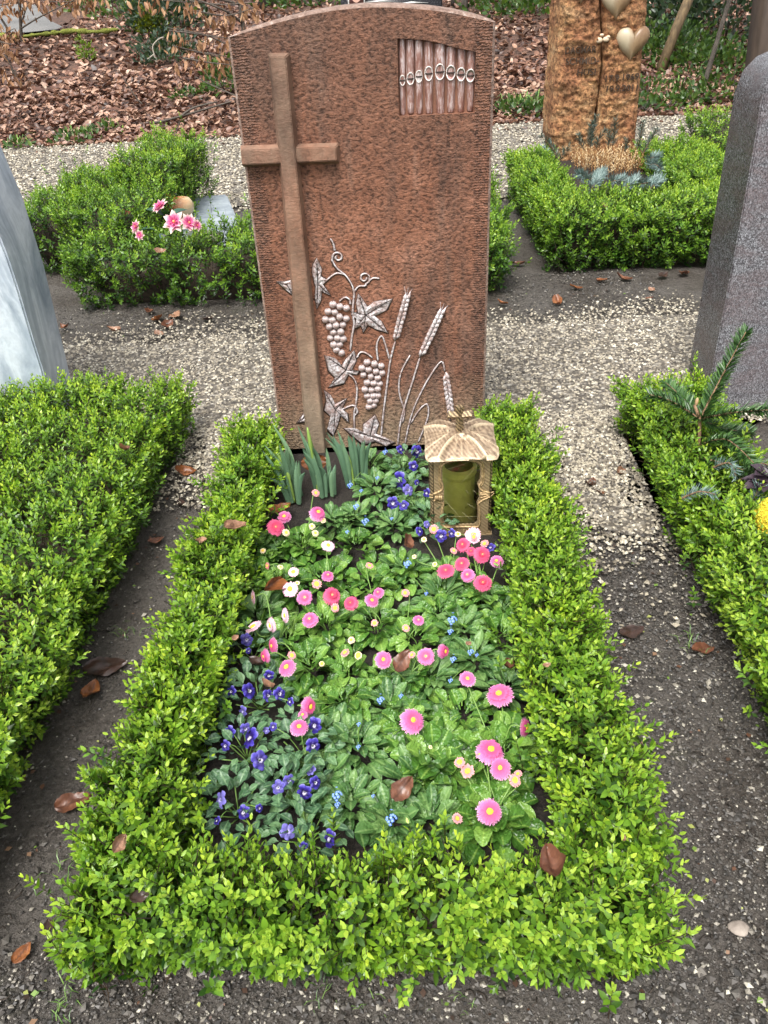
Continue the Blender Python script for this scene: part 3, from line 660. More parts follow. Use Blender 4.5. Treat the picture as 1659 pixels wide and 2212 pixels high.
opening = [(790, 912), (880, 912), (945, 922), (1030, 932), (1082, 965), (1092, 1040), (1086, 1170), (1052, 1228), (1072, 1282), (1074, 1420), (1046, 1482), (1056, 1560), (1060, 1660), (1050, 1740), (1012, 1772), (720, 1784), (632, 1778), (600, 1725), (598, 1560), (608, 1495), (598, 1440), (604, 1305), (602, 1262), (582, 1195), (580, 1020), (605, 955), (690, 924)]
op = [tuple(ZL(*p)[[0, 2]]) for p in opening]
# door panel with the opening cut through, between two dark seams
dx0, dx1 = ZL(462, 1000)[0], ZL(1226, 1000)[0]
def panel_with_hole(name, rect, hole, y0, th, mat, parent):
    o3 = wloc(parent); bm = bmesh.new(); rr = lambda pts, y: [bm.verts.new((p[0]-o3.x, y-o3.y, p[1]-o3.z)) for p in pts]
    a, b, c_, d = rr(rect, y0), rr(hole, y0), rr(rect, y0+th), rr(hole, y0+th)
    ed = lambda r_: [bm.edges.new((r_[i], r_[(i+1) % len(r_)])) for i in range(len(r_))]
    bmesh.ops.triangle_fill(bm, use_beauty=True, edges=ed(a)+ed(b))
    for q, p in ((a, c_), (b, d)):
        for i in range(len(q)): bm.faces.new((q[i], q[(i+1) % len(q)], p[(i+1) % len(q)], p[i]))
    bmesh.ops.recalc_face_normals(bm, faces=bm.faces); me = bpy.data.meshes.new(name); bm.to_mesh(me); bm.free(); me.materials.append(mat); return link(name, me, parent)
rect = [(dx0, zb+.006), (dx1, zb+.006), (dx1, zt-.004), (dx0, zt-.004)]
door = panel_with_hole('door', rect, op, YL, .008, BR_BODY, lan)
xL, xR = LX-LW/2, LX+LW/2
mb = MB()   # rounded corner casing and floor; side and back opened, unseen, to light the candle
prof = [(dx0-.002, YL+.004), (xL+.006, YL+.004), (xL+.001, YL+.009), (xL, YL+.02), (xL, YL+LD-.015), (xL+.015, YL+LD), (xR-.015, YL+LD), (xR, YL+LD-.015), (xR, YL+.02), (xR-.001, YL+.009), (xR-.006, YL+.004), (dx1+.002, YL+.004)]
inn = [(p[0]+(.007 if p[0] < LX else -.007)*(0 if abs(p[1]-YL-.004) < 1e-6 and False else 1), p[1] if i in (0, 11) else (p[1]+.008 if p[1] < YL+LD/2 else p[1]-.007)) for i, p in enumerate(prof)]
V = [(x, y, zb) for x, y in prof]+[(x, y, zt) for x, y in prof]; k = len(prof)
mb.add(V, [(i, i+1, k+i+1, k+i) for i in range(k-1) if i not in (3, 5, 7)])
for pr_ in (prof, inn):
    for i in (3, 5, 7):
        for za, zb_ in ((zb, zb+.045), (zt-.04, zt)):
            mb.add([(pr_[i][0], pr_[i][1], za), (pr_[i+1][0], pr_[i+1][1], za), (pr_[i+1][0], pr_[i+1][1], zb_), (pr_[i][0], pr_[i][1], zb_)], [(0, 1, 2, 3)])
V = [(x, y, zb) for x, y in inn]+[(x, y, zt) for x, y in inn]; mb.add(V, [(i+1, i, k+i, k+i+1) for i in range(k-1) if i not in (3, 5, 7)])
mb.box((LX, YL+LD/2, zb+.004), (LW-.004, LD-.004, .008)); mb.box((LX, YL+LD/2, zb-.002), (LW+.006, LD+.006, .01)); mb.box((LX, YL+LD/2+.004, zt-.003), (LW-.004, LD-.012, .006))
mb.build('casing', BR_BODY, lan, smooth=False)
def mold(paths, r=.0028, dy=-.001):
    mb = MB()
    for p in paths:
        q = smooth_path(p, 4); mb.tube([ZL(x, y)+np.array([0, dy, 0]) for x, y in q], r, 6)
    return mb
mold([[(785, 835), (775, 880), (720, 908), (640, 930), (580, 965), (556, 1030), (556, 1180), (585, 1250), (578, 1300), (520, 1335), (462, 1358)],
      [(880, 835), (892, 880), (950, 905), (1040, 915), (1095, 945), (1116, 1010), (1114, 1180), (1078, 1240), (1092, 1290), (1150, 1325), (1224, 1340)],
      [(462, 1445), (545, 1470), (592, 1500), (578, 1565), (570, 1720), (590, 1790), (640, 1808), (730, 1806)], [(1224, 1395), (1130, 1440), (1066, 1490), (1080, 1560), (1088, 1700), (1072, 1790), (1020, 1805), (900, 1800), (730, 1806)]]).build('door_moulding', BR_TRIM, door)
mold([[(812, 838), (806, 905)], [(835, 838), (835, 908)], [(858, 838), (866, 905)], [(1090, 1345), (1224, 1352)], [(1085, 1370), (1224, 1365)], [(1224, 1375), (1085, 1415)], [(400, 1360), (455, 1378)], [(405, 1400), (455, 1410)],
      [(735, 1830), (760, 1870)], [(800, 1830), (810, 1870)], [(870, 1830), (868, 1870)], [(940, 1828), (925, 1868)], [(1236, 1340), (1280, 1325)], [(1236, 1390), (1280, 1345)],
      [(770, 845), (745, 885), (640, 905), (560, 950), (535, 1040), (535, 1190), (560, 1270)], [(895, 845), (920, 880), (1050, 893), (1115, 925), (1140, 1000), (1138, 1180), (1105, 1250)]], .0018).build('door_flute', BR_TRIM, door)
mb = MB(); hc = (ZL(532, 1410)+ZL(532, 1412))/2
for dxx in (-.0075, -.0025, .0025, .0075): mb.tube([hc+np.array([dxx, -.004, .0085]), hc+np.array([dxx, -.005, 0]), hc+np.array([dxx, -.004, -.0085])], .0026, 6)
mb.build('door_latch', BR_TRIM, door)
# roof: height field with four fluted shells
def roof_h(u, v):
    r = max(abs(u), abs(v)); q = (abs(u)**3+abs(v)**3)**(1/3)
    h = .030*(1-.72*q**2.6)+.006*max(0, min(abs(u), abs(v))-.55)
    for (a, b) in ((u, -v), (u, v), (v, u), (v, -u)):
        # shell under an ogee: b is distance outward along the face
        if b > 0.15:
            half = .60*max(0., (b-.26)/.74)**.62
            if abs(a) < half:
                e = (half-abs(a))/max(half, .01); h -= .013*min(1, e*5)*min(1, (b-.15)/.15); h += .0009*math.cos(a/max(b, .1)*24)*min(1, e*4)
            else:
                e = abs(a)-half
                if e < .08 and b > .3: h += .0042*(1-e/.08)
    ang = math.atan2(v, u); h += .00025*math.cos(ang*36)*min(1, q*q*1.4)
    return h
ng = 64; V = []; RW, RD = .198, .20
for j in range(ng+1):
    for i in range(ng+1):
        u, v = 2*i/ng-1, 2*j/ng-1
        kx = 1-.05*(1-abs(v)**2)*0+.0; # slightly waisted sides, rounded corners
        cu, cv = u*(1-.05*math.cos(v*PI/2)*abs(u)), v*(1-.05*math.cos(u*PI/2)*abs(v))
        q = (abs(cu)**9+abs(cv)**9)**(1/9); m = max(abs(cu), abs(cv)); s = m/q if q > 1e-6 else 1
        V.append((LX+cu*s*RW/2, YL+LD/2-.008+cv*s*RD/2, zt+.012+roof_h(u, v)))
F = [(j*(ng+1)+i, j*(ng+1)+i+1, (j+1)*(ng+1)+i+1, (j+1)*(ng+1)+i) for j in range(ng) for i in range(ng)]
rg = list(range(ng+1))+[j*(ng+1)+ng for j in range(1, ng+1)]+[ng*(ng+1)+i for i in range(ng-1, -1, -1)]+[j*(ng+1) for j in range(ng-1, 0, -1)]
m0 = len(V); V += [(V[i][0]*.985+LX*.015, V[i][1]*.985+(YL+LD/2)*.015, zt+.001) for i in rg]
F += [(rg[k], m0+k, m0+(k+1) % len(rg), rg[(k+1) % len(rg)]) for k in range(len(rg))]
F.append(tuple(m0+k for k in range(len(rg))))
mb = MB(); mb.add(V, F); rfo = mb.build('roof', BR_ROOF, lan)
zc = zt+.042; xc = LX-.002; yc = YL+LD/2-.012
mb = MB()
for (x0, z0, x1, z1, r0, r1) in ((0, -.004, 0, .030, .0075, .0062), (0, .030, 0, .056, .0062, .0078), (0, .034, -.026, .037, .0062, .0075), (0, .034, .026, .037, .0062, .0075)):
    mb.tube([(xc+x0*1.2, yc, zc+z0*1.25), (xc+x1*1.2, yc, zc+z1*1.25)], [r0*1.5, r1*1.5], 4)
for dxx in (-.003, .003): mb.tube([(xc+dxx*1.6, yc-.0105, zc-.002), (xc+dxx*.8, yc-.0095, zc+.037), (xc+dxx*1.5, yc-.0105, zc+.068)], .0014, 4)
mb.build('roof_cross', BR_BODY, rfo, smooth=False)
M = Mat('lantern_glass', .06, .5); M.color((.62, .66, .40)); M.b.inputs['Transmission Weight'].default_value = 0.
tr = M.n('BsdfTransparent'); tr.inputs[0].default_value = (.88, .88, .66, 1); mx = M.n('MixShader'); fr = M.n('Fresnel'); fr.inputs[0].default_value = 1.45
gl = M.n('BsdfGlossy'); gl.inputs['Roughness'].default_value = .05
M.nt.links.new(fr.outputs[0], mx.inputs[0]); M.nt.links.new(tr.outputs[0], mx.inputs[1]); M.nt.links.new(gl.outputs[0], mx.inputs[2]); M.nt.links.new(mx.outputs[0], M.nt.nodes['Material Output'].inputs[0]); GLASS = M.m
cxl, czl = LX, (op[0][1]+op[15][1])/2
mb = MB(); V = [(p[0]*1.0, YL+.0095, p[1]) for p in [(dx0+.012, zb+.02), (dx1-.012, zb+.02), (dx1-.012, zt-.012), (dx0+.012, zt-.012)]]; mb.add(V, [(0, 1, 2, 3)]); V2 = [(v[0], v[1]+.002, v[2]) for v in V]; mb.add(V2, [(3, 2, 1, 0)])
mb.build('window_pane', GLASS, door, smooth=False)
mb = MB()
for i in (3, 5, 7):
    p_, q_ = inn[i], inn[i+1]; mb.add([(p_[0], p_[1], zb+.03), (q_[0], q_[1], zb+.03), (q_[0], q_[1], zt-.03), (p_[0], p_[1], zt-.03)], [(0, 1, 2, 3)])
mb.build('added_side_pane', GLASS, lan, smooth=False)  # unseen panes added where the casing is opened
mb = MB()
for p, q in (((640, 1030), (960, 925)), ((820, 1230), (1060, 960)), ((610, 1440), (880, 1740)), ((600, 1660), (1050, 1665)), ((900, 1310), (960, 1370)), ((920, 1490), (1045, 1560)), ((1000, 1310), (1060, 1365)), ((850, 1610), (1040, 1755))):
    mb.tube([ZL(*p, .0075), (ZL(*p, .0075)+ZL(*q, .0075))/2+np.array([0, 0, -.001]), ZL(*q, .0075)], .0004, 3)
M = Mat('glass_scratch', .5); M.color((.36, .33, .18)); mb.build('pane_scratch', M.m, door)
M = Mat('candle_wax', .45); M.color(M.ramp(M.noise(M.co(), 40, 4), [(.3, (.70, .68, .40)), (.7, (.86, .84, .60))])); M.b.inputs['Subsurface Weight'].default_value = .2; M.b.inputs['Subsurface Radius'].default_value = (.02, .02, .008); WAX = M.m
can = empty('candle', (LX-.003, YL+.06, zb+.008), 'squat greenish grave candle standing inside the bronze lantern', 'candle')
mb = MB(); k = 24
for z0, z1, r0, r1 in ((.0, .006, .040, .043), (.006, .028, .043, .043), (.028, .040, .043, .037), (.040, .10, .037, .038), (.10, .108, .038, .042), (.108, .116, .042, .042), (.116, .120, .042, .033)):
    V = []
    for z, r_ in ((z0, r0), (z1, r1)): V += [(LX-.003+1.2*r_*math.cos(2*PI*i/k), YL+.072+1.2*r_*math.sin(2*PI*i/k), zb+.008+z*1.5) for i in range(k)]
    mb.add(V, [(i, (i+1) % k, k+(i+1) % k, k+i) for i in range(k)])
mb.build('wax_body', WAX, can)
M = Mat('candle_lid', .3); M.color((.20, .19, .10)); mb = MB(); V = [(LX-.003+1.2*r_*math.cos(2*PI*i/k), YL+.072+1.2*r_*math.sin(2*PI*i/k), zb+.008+z*1.5) for z, r_ in ((.118, .033), (.112, .024), (.112, .001)) for i in range(k)]
mb.add(V, [(r_*k+i, r_*k+(i+1) % k, (r_+1)*k+(i+1) % k, (r_+1)*k+i) for r_ in range(2) for i in range(k)]); mb.build('candle_cap', M.m, can)

# ------------------------------------------------------------------ neighbouring stones
M = Mat('grey_marble', .38, .5); co = M.co((1, 1, .35), rot=(.2, .3, 0)); v1 = M.noise(co, 9, 6, .65, 1.2); v2 = M.noise(M.co(), 45, 3)
c = M.ramp(v1, [(.3, (.20, .245, .30)), (.48, (.35, .40, .46)), (.62, (.52, .57, .62)), (.75, (.30, .35, .40))]); c = M.mix(.2, c, M.ramp(v2, [(.3, .6), (.7, 1.3)]), 'MULTIPLY')
c = M.mix(M.ramp(M.noise(M.co((2, 2, .4)), 5, 3), [(.66, 0.), (.74, .5)]), c, (.46, .43, .33)); M.color(c); MARBLE = M.m
mar = empty('marble_gravestone', (-1.7, 2.5, 0), 'pale blue-grey marble gravestone with a leaning faceted edge', 'gravestone')
fe = [(0, 118, 915), (0, 92, 800), (0, 70, 730), (0, 40, 628), (0, 16, 555), (0, -10, 490)]; re = [(152, 812), (143, 770), (133, 730), (95, 570), (48, 420), (0, 308)]
V = []
frontp = [ypl(p[1], p[2], 2.42) for p in fe]; rearp = [ypl(p[0], p[1], 2.66) for p in re]
frontp = [np.array([frontp[0][0]+.01, 2.42, -.02])]+frontp+[np.array([frontp[-1][0]-.06, 2.44, 1.05]), np.array([frontp[-1][0]-.25, 2.45, 1.2])]
rearp = [np.array([rearp[0][0]+.01, 2.66, -.02])]+rearp+[np.array([rearp[-1][0]-.06, 2.65, 1.12]), np.array([rearp[-1][0]-.25, 2.62, 1.22])]
n = len(frontp); V = frontp+rearp+[np.array([-2.3, 2.42, p[2]]) for p in frontp]+[np.array([-2.3, 2.66, p[2]]) for p in rearp]
F = []
for i in range(n-1): F += [(i, n+i, n+i+1, i+1), (2*n+i, i, i+1, 2*n+i+1), (n+i, 3*n+i, 3*n+i+1, n+i+1), (3*n+i, 2*n+i, 2*n+i+1, 3*n+i+1)]
F += [(n-1, 2*n-1, 4*n-1, 3*n-1)]
bm = bmesh.new(); vv = [bm.verts.new(Vector(p)-mar.location) for p in V]
for f in F: bm.faces.new([vv[i] for i in f])
bmesh.ops.recalc_face_normals(bm, faces=bm.faces)
ee = [e for e in bm.edges if len(e.link_faces) == 2 and e.calc_face_angle() > .6]; bmesh.ops.bevel(bm, geom=ee, offset=.006, segments=3, affect='EDGES')
me = bpy.data.meshes.new('slab'); bm.to_mesh(me); bm.free(); me.materials.append(MARBLE); me.polygons.foreach_set('use_smooth', [True]*len(me.polygons)); me.set_sharp_from_angle(angle=.5); link('slab', me, mar)

def granite(name, rough, k):
    M = Mat(name, rough, .5); g = M.voro(M.co((1, 1, .7)), 420, 'Color'); sx = M.n('SeparateColor'); M.put(sx.inputs[0], g); big = M.noise(M.co((1, 1, 2.5), rot=(0, .5, 0)), 6, 4, .6, .8)
    c = M.ramp(sx.outputs[0], [(0, (.035*k, .033*k, .037*k)), (.4, (.12*k, .115*k, .125*k)), (.7, (.23*k, .23*k, .245*k)), (1, (.45*k, .46*k, .49*k))])
    c = M.mix(M.ramp(big, [(.42, 0.), (.62, .6)]), c, M.ramp(sx.outputs[1], [(0, (.05*k, .036*k, .04*k)), (.6, (.17*k, .125*k, .13*k)), (1, (.33*k, .26*k, .26*k))]))
    M.color(c); M.bump(M.noise(M.co(), 160, 3), .5, .004); return M.m
GRAN = granite('grey_pink_granite', .45, .74)
fpx = [(1525, 870), (1562, 680), (1600, 480), (1634, 290), (1643, 225), (1657, 172), (1680, 140)]; rpx = [(1475, 870), (1507, 680), (1540, 480), (1573, 280), (1585, 200), (1604, 152), (1634, 121)]
fp = [ypl(*p, 2.43) for p in fpx]; rp = [ypl(*p, 2.63) for p in rpx]
gr_ = empty('granite_gravestone', (1.3, 2.53, 0), 'dark grey-pink granite gravestone with rounded shoulder behind fir branches', 'gravestone')
def close(P, y): t_ = P[-1]; return [np.array([P[0][0]+.008, y, -.03])]+P+[t_+np.array([.06, 0, .022]), t_+np.array([.14, 0, .03]), t_+np.array([.40, 0, .03]), t_+np.array([.52, 0, -.03]), t_+np.array([.58, 0, -.12]), np.array([t_[0]+.60, y, -.03])]
fp, rp = close(fp, 2.43), close(rp, 2.63); bm = bmesh.new(); a = [bm.verts.new(Vector(p)-gr_.location) for p in fp]; b = [bm.verts.new(Vector(p)-gr_.location) for p in rp]; n = len(a)
bm.faces.new(a); bm.faces.new(b[::-1])
for i in range(n): bm.faces.new((a[i], b[i], b[(i+1) % n], a[(i+1) % n]))
bmesh.ops.recalc_face_normals(bm, faces=bm.faces); rim = [e for e in bm.edges if len(e.link_faces) == 2 and max(len(f.verts) for f in e.link_faces) > 5]
bmesh.ops.bevel(bm, geom=rim, offset=.014, segments=4, affect='EDGES', clamp_overlap=True)
for f in bm.faces: f.material_index = 0 if f.normal.y < -.75 else 1
me = bpy.data.meshes.new('slab'); bm.to_mesh(me); bm.free(); me.materials.append(GRAN); me.materials.append(granite('polished_granite', .25, .5)); me.polygons.foreach_set('use_smooth', [True]*len(me.polygons)); me.set_sharp_from_angle(angle=.6); link('slab', me, gr_)

# rough orange split stone
M = Mat('rough_orange_stone', .8, .3); co = M.co(); a = M.noise(M.co((1, 1, 1.6)), 7, 6, .7, .5); b = M.noise(co, 40, 5, .75); d = M.noise(M.co((1.2, 1, .6)), 3.2, 3)
c = M.ramp(a, [(.28, (.15, .07, .035)), (.42, (.31, .145, .067)), (.56, (.42, .235, .11)), (.72, (.54, .37, .21))]); c = M.mix(M.ramp(d, [(.45, 0.), (.65, .6)]), c, (.28, .115, .06))
c = M.mix(.75, c, M.ramp(b, [(.38, (.15, .11, .09)), (.5, (1, 1, 1)), (.63, (1.9, 1.85, 1.75))]), 'MULTIPLY'); M.color(c); M.bump(b, 1., .035); ROUGH = M.m
YR = 5.9; Z6 = lambda zx, zy: (1128+.21*zx, .21*zy)
rs = empty('split_stone', (1.35, YR+.1, 0), 'rough orange stone split by a crack, with three smooth hearts and carved lettering', 'gravestone')
ctop = 1.42
def xat(tab, zy):
    return float(np.interp(zy, [t[0] for t in tab], [t[1] for t in tab]))
Ltab = [(-600, 410), (-300, 402), (0, 400), (300, 388), (560, 370), (800, 345), (1100, 322), (1400, 305), (1560, 345), (1800, 340)]
Ctab = [(-600, 790), (-200, 800), (0, 810), (100, 818), (300, 830), (420, 838), (550, 830), (640, 832), (800, 815), (900, 805), (1000, 795), (1120, 775), (1230, 760), (1500, 720), (1800, 700)]
Rtab = [(-600, 1300), (-200, 1298), (0, 1296), (150, 1285), (250, 1270), (400, 1268), (600, 1240), (800, 1228), (950, 1215), (1100, 1200), (1300, 1180), (1480, 1165), (1800, 1150)]
_z0 = [[ypl(*Z6(*p), YR)[[0, 2]] for p in q] for q in (((420, 470), (800, 800)), ((835, 745), (1215, 960)))]
def RH(x, z):
    k = 1.
    for (a_, b_) in _z0:
        if a_[0] < x < b_[0] and b_[1] < z < a_[1]: k = .22
    return .018*noise.fractal((x*8, 1.3, z*10), .9, 2.2, 3)-k*.020*abs(noise.noise((x*21+z*6, 2.2, z*34)))-k*.014*abs(noise.noise((x*44, 4, z*66+x*9)))
def rough_half(ta, tb, ga, gb, wallL):
    rows = 130; cols = 34; V = []; F = []; off3 = np.array(rs.location)
    for j in range(rows+1):
        zy = -330+(1800+330)*j/rows; xa, xb = xat(ta, zy)+ga, xat(tb, zy)+gb
        for i in range(cols+1):
            p = ypl(*Z6(xa+(xb-xa)*i/cols, zy), YR); e = min(i, cols-i)/cols
            h = RH(p[0], p[2])+.035*max(0, .12-e)/.12
            p = p+np.array([0, h, 0]); p[2] = max(p[2], -.05); V.append(p-off3)
    for j in range(rows):
        for i in range(cols): q = j*(cols+1)+i; F.append((q, q+1, q+cols+2, q+cols+1))
    for i0, s in ((0, -1), (cols, 1)):
        m0 = len(V); dpt = 6
        for j in range(rows+1):
            q = V[j*(cols+1)+i0]
            for k in range(1, dpt+1):
                t = k/dpt; out = (.055*s*math.sin(t*PI/2) if (s < 0 and wallL) else 0); V.append(q+np.array([-.03*t*(1 if s < 0 and wallL else 0)+.012*noise.noise((q[2]*14, k*2.3, s)), .22*t, 0]))
        for j in range(rows):
            for k in range(dpt):
                a0 = j*(cols+1)+i0 if k == 0 else m0+j*dpt+k-1; a1 = (j+1)*(cols+1)+i0 if k == 0 else m0+(j+1)*dpt+k-1; F.append((a0, m0+j*dpt+k, m0+(j+1)*dpt+k, a1))
    t0 = len(V); V += [V[i]+np.array([0, .22, 0]) for i in range(cols+1)]; F += [(i, t0+i, t0+i+1, i+1) for i in range(cols)]
    mb = MB(); mb.add(V, F); me = mb.mesh('stone_half', ROUGH); fix_normals(me); return link('stone_half', me, rs)
rough_half(Ltab, Ctab, 0, -13, True); rough_half(Ctab, Rtab, 13, 0, False)
M = Mat('smooth_heart', .38, .5); a = M.noise(M.co((1, 1, .5)), 14, 4, .6); c = M.ramp(a, [(.3, (.075, .042, .022)), (.5, (.18, .105, .055)), (.7, (.27, .185, .10))])
sp = M.n('SeparateXYZ'); M.put(sp.inputs[0], M.co()); c = M.mix(M.ramp(M.math('ADD', M.math('MULTIPLY', sp.outputs[0], 5.), a), [(.25, .8), (.62, 0.)]), c, (.46, .39, .27)); M.color(c); HEART = M.m
def heart(c0, wz, hz, lean=0.):
    c = ypl(*Z6(*c0), YR-.02); wd = abs(ypl(*Z6(c0[0]+wz/2, c0[1]), YR-.02)[0]-c[0]); ht = abs(ypl(*Z6(c0[0], c0[1]+hz/2), YR-.02)[2]-c[2])
    nu, nv = 40, 10; V = []; F = []
    for j in range(nv+1):
        t = j/nv
        for i in range(nu):
            a = 2*PI*i/nu; hx = math.sin(a)**3; hy = (13*math.cos(a)-5*math.cos(2*a)-2*math.cos(3*a)-.7*math.cos(4*a))/14.6+.12
            k = math.cos(t*PI/2)**.9 if t < 1 else 0; x, z = hx*k, hy*k+(.1*(1-k))
            V.append((c[0]+x*wd+lean*z*wd, YR+.02-.065*math.sin(t*PI/2)**.8, c[2]+z*ht))
    for j in range(nv):
        for i in range(nu): F.append((j*nu+i, j*nu+(i+1) % nu, (j+1)*nu+(i+1) % nu, (j+1)*nu+i))
    mb = MB(); mb.add(V, F); me = mb.mesh('heart', HEART, True, c); fix_normals(me); link('heart', me, rs, c-np.array(rs.location))
heart((1138, 455), 345, 390, .04); heart((985, 25), 340, 400, .0); heart((620, -125), 300, 360, 0)
M = Mat('carved_letter', .9); M.color((.045, .026, .015)); CARV = M.m
def carved(txt, p0, p1, hz):
    cu = bpy.data.curves.new('lettering', 'FONT'); cu.body = txt; cu.size = 1; cu.extrude = .004; cu.offset = .012; ob = bpy.data.objects.new('lettering', cu); C.objects.link(ob)
    bpy.context.view_layer.update(); dg = bpy.context.evaluated_depsgraph_get(); me = bpy.data.meshes.new_from_object(ob.evaluated_get(dg)); bpy.data.objects.remove(ob)
    co_ = np.array([v.co for v in me.vertices]); a, b = ypl(*Z6(*p0), YR-.001), ypl(*Z6(*p1), YR-.001); W = b[0]-a[0]; hh = abs(ypl(*Z6(p0[0], p0[1]+hz), YR)[2]-ypl(*Z6(*p0), YR)[2])
    mn, mx = co_.min(0), co_.max(0)
    for v in me.vertices:
        x = (v.co.x-mn[0])/(mx[0]-mn[0]); z = (v.co.y-mn[1])/(mx[1]-mn[1]); d = v.co.z
        X = a[0]+x*W; Zz = a[2]+(b[2]-a[2])*x+z*hh
        Yy = YR+RH(X, Zz)-.008+d*.8
        v.co = (X-rs.location.x, Yy-rs.location.y, Zz-rs.location.z)
    me.materials.clear(); me.materials.append(CARV); link('lettering', me, rs)
carved('DAGMAR', (440, 555), (755, 540), 72); carved('SCHMID-', (445, 668), (780, 652), 68); carved('HUSI', (565, 780), (748, 770), 66)
carved('17.9.1969', (850, 842), (1196, 815), 66); carved('19.9.2011', (862, 945), (1180, 930), 64)
mb = MB()
for p, r_ in (((790, 415), .022), ((820, 360), .012), ((862, 405), .020), ((885, 380), .012)): q = ypl(*Z6(*p), YR-.008); mb.sphere(q, (r_*1.2, .014, r_*.8), 8, 5)
M = Mat('pale_chip', .7); M.color((.60, .46, .32)); mb.build('carved_flower', M.m, rs)

# black polished stone behind, with a small portrait plaque
M = Mat('black_granite', .12, .5); g = M.voro(M.co(), 260, 'Color'); sx = M.n('SeparateColor'); M.put(sx.inputs[0], g); M.color(M.ramp(sx.outputs[0], [(0, (.006, .006, .007)), (.8, (.016, .016, .018)), (1, (.06, .06, .065))])); BLACK = M.m
YB = 5.62; bs = empty('black_gravestone', (-.05, YB+.08, 0), 'polished black gravestone with portrait plaque showing above the red headstone', 'gravestone')
bp = [(-.368, -.02), (.247, -.02), (.25, 1.20), (.20, 1.34), (.0, 1.40), (-.2, 1.38), (-.37, 1.28)]
prism('slab', bp, YB, YB+.16, .008, BLACK, bs, 2)
M = Mat('plaque_rim', .4); M.color((.75, .72, .68)); a = ypl(752, 13, YB); b = ypl(789, 12, YB)
wd = b[0]-a[0]; prism('portrait_plaque', [(a[0], a[2]-.004), (b[0], a[2]-.004), (b[0], a[2]+wd*1.3), (a[0], a[2]+wd*1.3)], YB-.006, YB+.002, .001, M.m, bs, 1)
pl_ = [o for o in bs.children if o.name.startswith('portrait')][0]
M = Mat('portrait_ground', .35); M.color((.20, .085, .08)); prism('portrait_print', [(a[0]+.008, a[2]+.004), (b[0]-.008, a[2]+.004), (b[0]-.008, a[2]+wd*1.3-.008), (a[0]+.008, a[2]+wd*1.3-.008)], YB-.0075, YB-.0055, 0, M.m, pl_)
def disc(c, rx, rz, y, mat, name):
    mb = MB(); V = [(c[0]+rx*math.cos(2*PI*i/20), y, c[1]+rz*math.sin(2*PI*i/20)) for i in range(20)]; mb.add(V, [tuple(range(20))]); mb.build(name, mat, pl_)
M = Mat('portrait_face', .4); M.color((.58, .34, .26)); mx_ = (a[0]+b[0])/2
disc((mx_, a[2]+.055), .030, .040, YB-.0082, M.m, 'portrait_face'); M = Mat('portrait_hair', .4); M.color((.06, .035, .025)); disc((mx_, a[2]+.092), .034, .022, YB-.0088, M.m, 'portrait_hair'); disc((mx_, a[2]+.040), .012, .003, YB-.0088, M.m, 'portrait_mouth')
M = Mat('pale_dash', .3); M.color((.7, .7, .68)); M.b.inputs['Metallic'].default_value = .6  # short pale dashes on the black face
for x0, x1, yy_ in ((858, 925, 6), (790, 850, 3)):
    p, q = ypl(x0, yy_+2, YB-.002), ypl(x1, yy_, YB-.002); mb = MB(); mb.tube([p, (p+q)/2+np.array([0, 0, .004]), q], [.002, .005, .001], 4); mb.build('pale_dash', M.m, bs)
# tall brown stele at the frame's edge
M = Mat('brown_stele', .7); M.color(M.ramp(M.noise(M.co((1, 1, .3)), 16, 5, .65), [(.3, (.03, .02, .014)), (.7, (.075, .05, .035))])); BROWN = M.m
st = empty('brown_stele', (3.1, 6.3, 0), 'tall plain brown stele standing behind the shoulder of the granite stone', 'gravestone')
a0 = ypl(1621, 205, 6.3); a1 = ypl(1646, 0, 6.3); prism('slab', [(a0[0]-.01, -.03), (a0[0]+.5, -.03), (a0[0]+.5, 1.5), (a1[0]+.02, 1.5), (a1[0], a1[2]), (a0[0], a0[2])], 6.3, 6.48, .012, BROWN, st, 2)
# slate slab lying in the back plot
M = Mat('blue_slate', .5); a = M.noise(M.co(), 14, 5, .65); c = M.ramp(a, [(.3, (.16, .19, .22)), (.55, (.27, .31, .34)), (.75, (.37, .41, .42))])
vd = M.voro(M.co(), 7, 'Distance', 'DISTANCE_TO_EDGE'); c = M.mix(M.ramp(vd, [(.0, .6), (.012, 0.)]), c, (.05, .055, .06)); M.color(c); M.bump(a, .6, .01); SLATE = M.m
sq = [zpl(*p, .13) for p in [(372, 430), (490, 419), (512, 470), (480, 560), (400, 560)]]
bm = bmesh.new(); t_ = [bm.verts.new((p[0], p[1], .13)) for p in sq]; b_ = [bm.verts.new((p[0], p[1], .02)) for p in sq]; bm.faces.new(t_); bm.faces.new(b_[::-1])
for i in range(5): bm.faces.new((t_[i], b_[i], b_[(i+1) % 5], t_[(i+1) % 5]))
bmesh.ops.recalc_face_normals(bm, faces=bm.faces); bmesh.ops.bevel(bm, geom=list(bm.edges), offset=.012, segments=2, affect='EDGES'); me = bpy.data.meshes.new('slate_slab'); bm.to_mesh(me); bm.free(); me.materials.append(SLATE)
tag(link('slate_slab', me), 'flat blue-grey slab lying inside the back hedge beside artificial flowers', 'stone slab')
def boulder(px, py, z, r, label, mat, sq_=.6):
    c = zpl(px, py, z); mb = MB(); mb.sphere((0, 0, 0), 1., 14, 9); V = np.array(mb.v)
    V = np.array([p*(1+.22*noise.noise(tuple(p*1.3+px))) for p in V])*np.array([r, r*.8, r*sq_]); mb.v = [tuple(p) for p in V]
    tag(link('fieldstone', mb.mesh('fieldstone', mat), None, c), label, 'stone', None)
M = Mat('fieldstone', .75); a = M.noise(M.co(), 18, 5, .65); M.color(M.ramp(a, [(.3, (.15, .12, .10)), (.7, (.36, .31, .26))])); M.bump(a, .6, .01); FIELD = M.m
boulder(446, 516, .22, .075, 'rounded brownish stone on the slab in front of the artificial flowers', FIELD, .55)
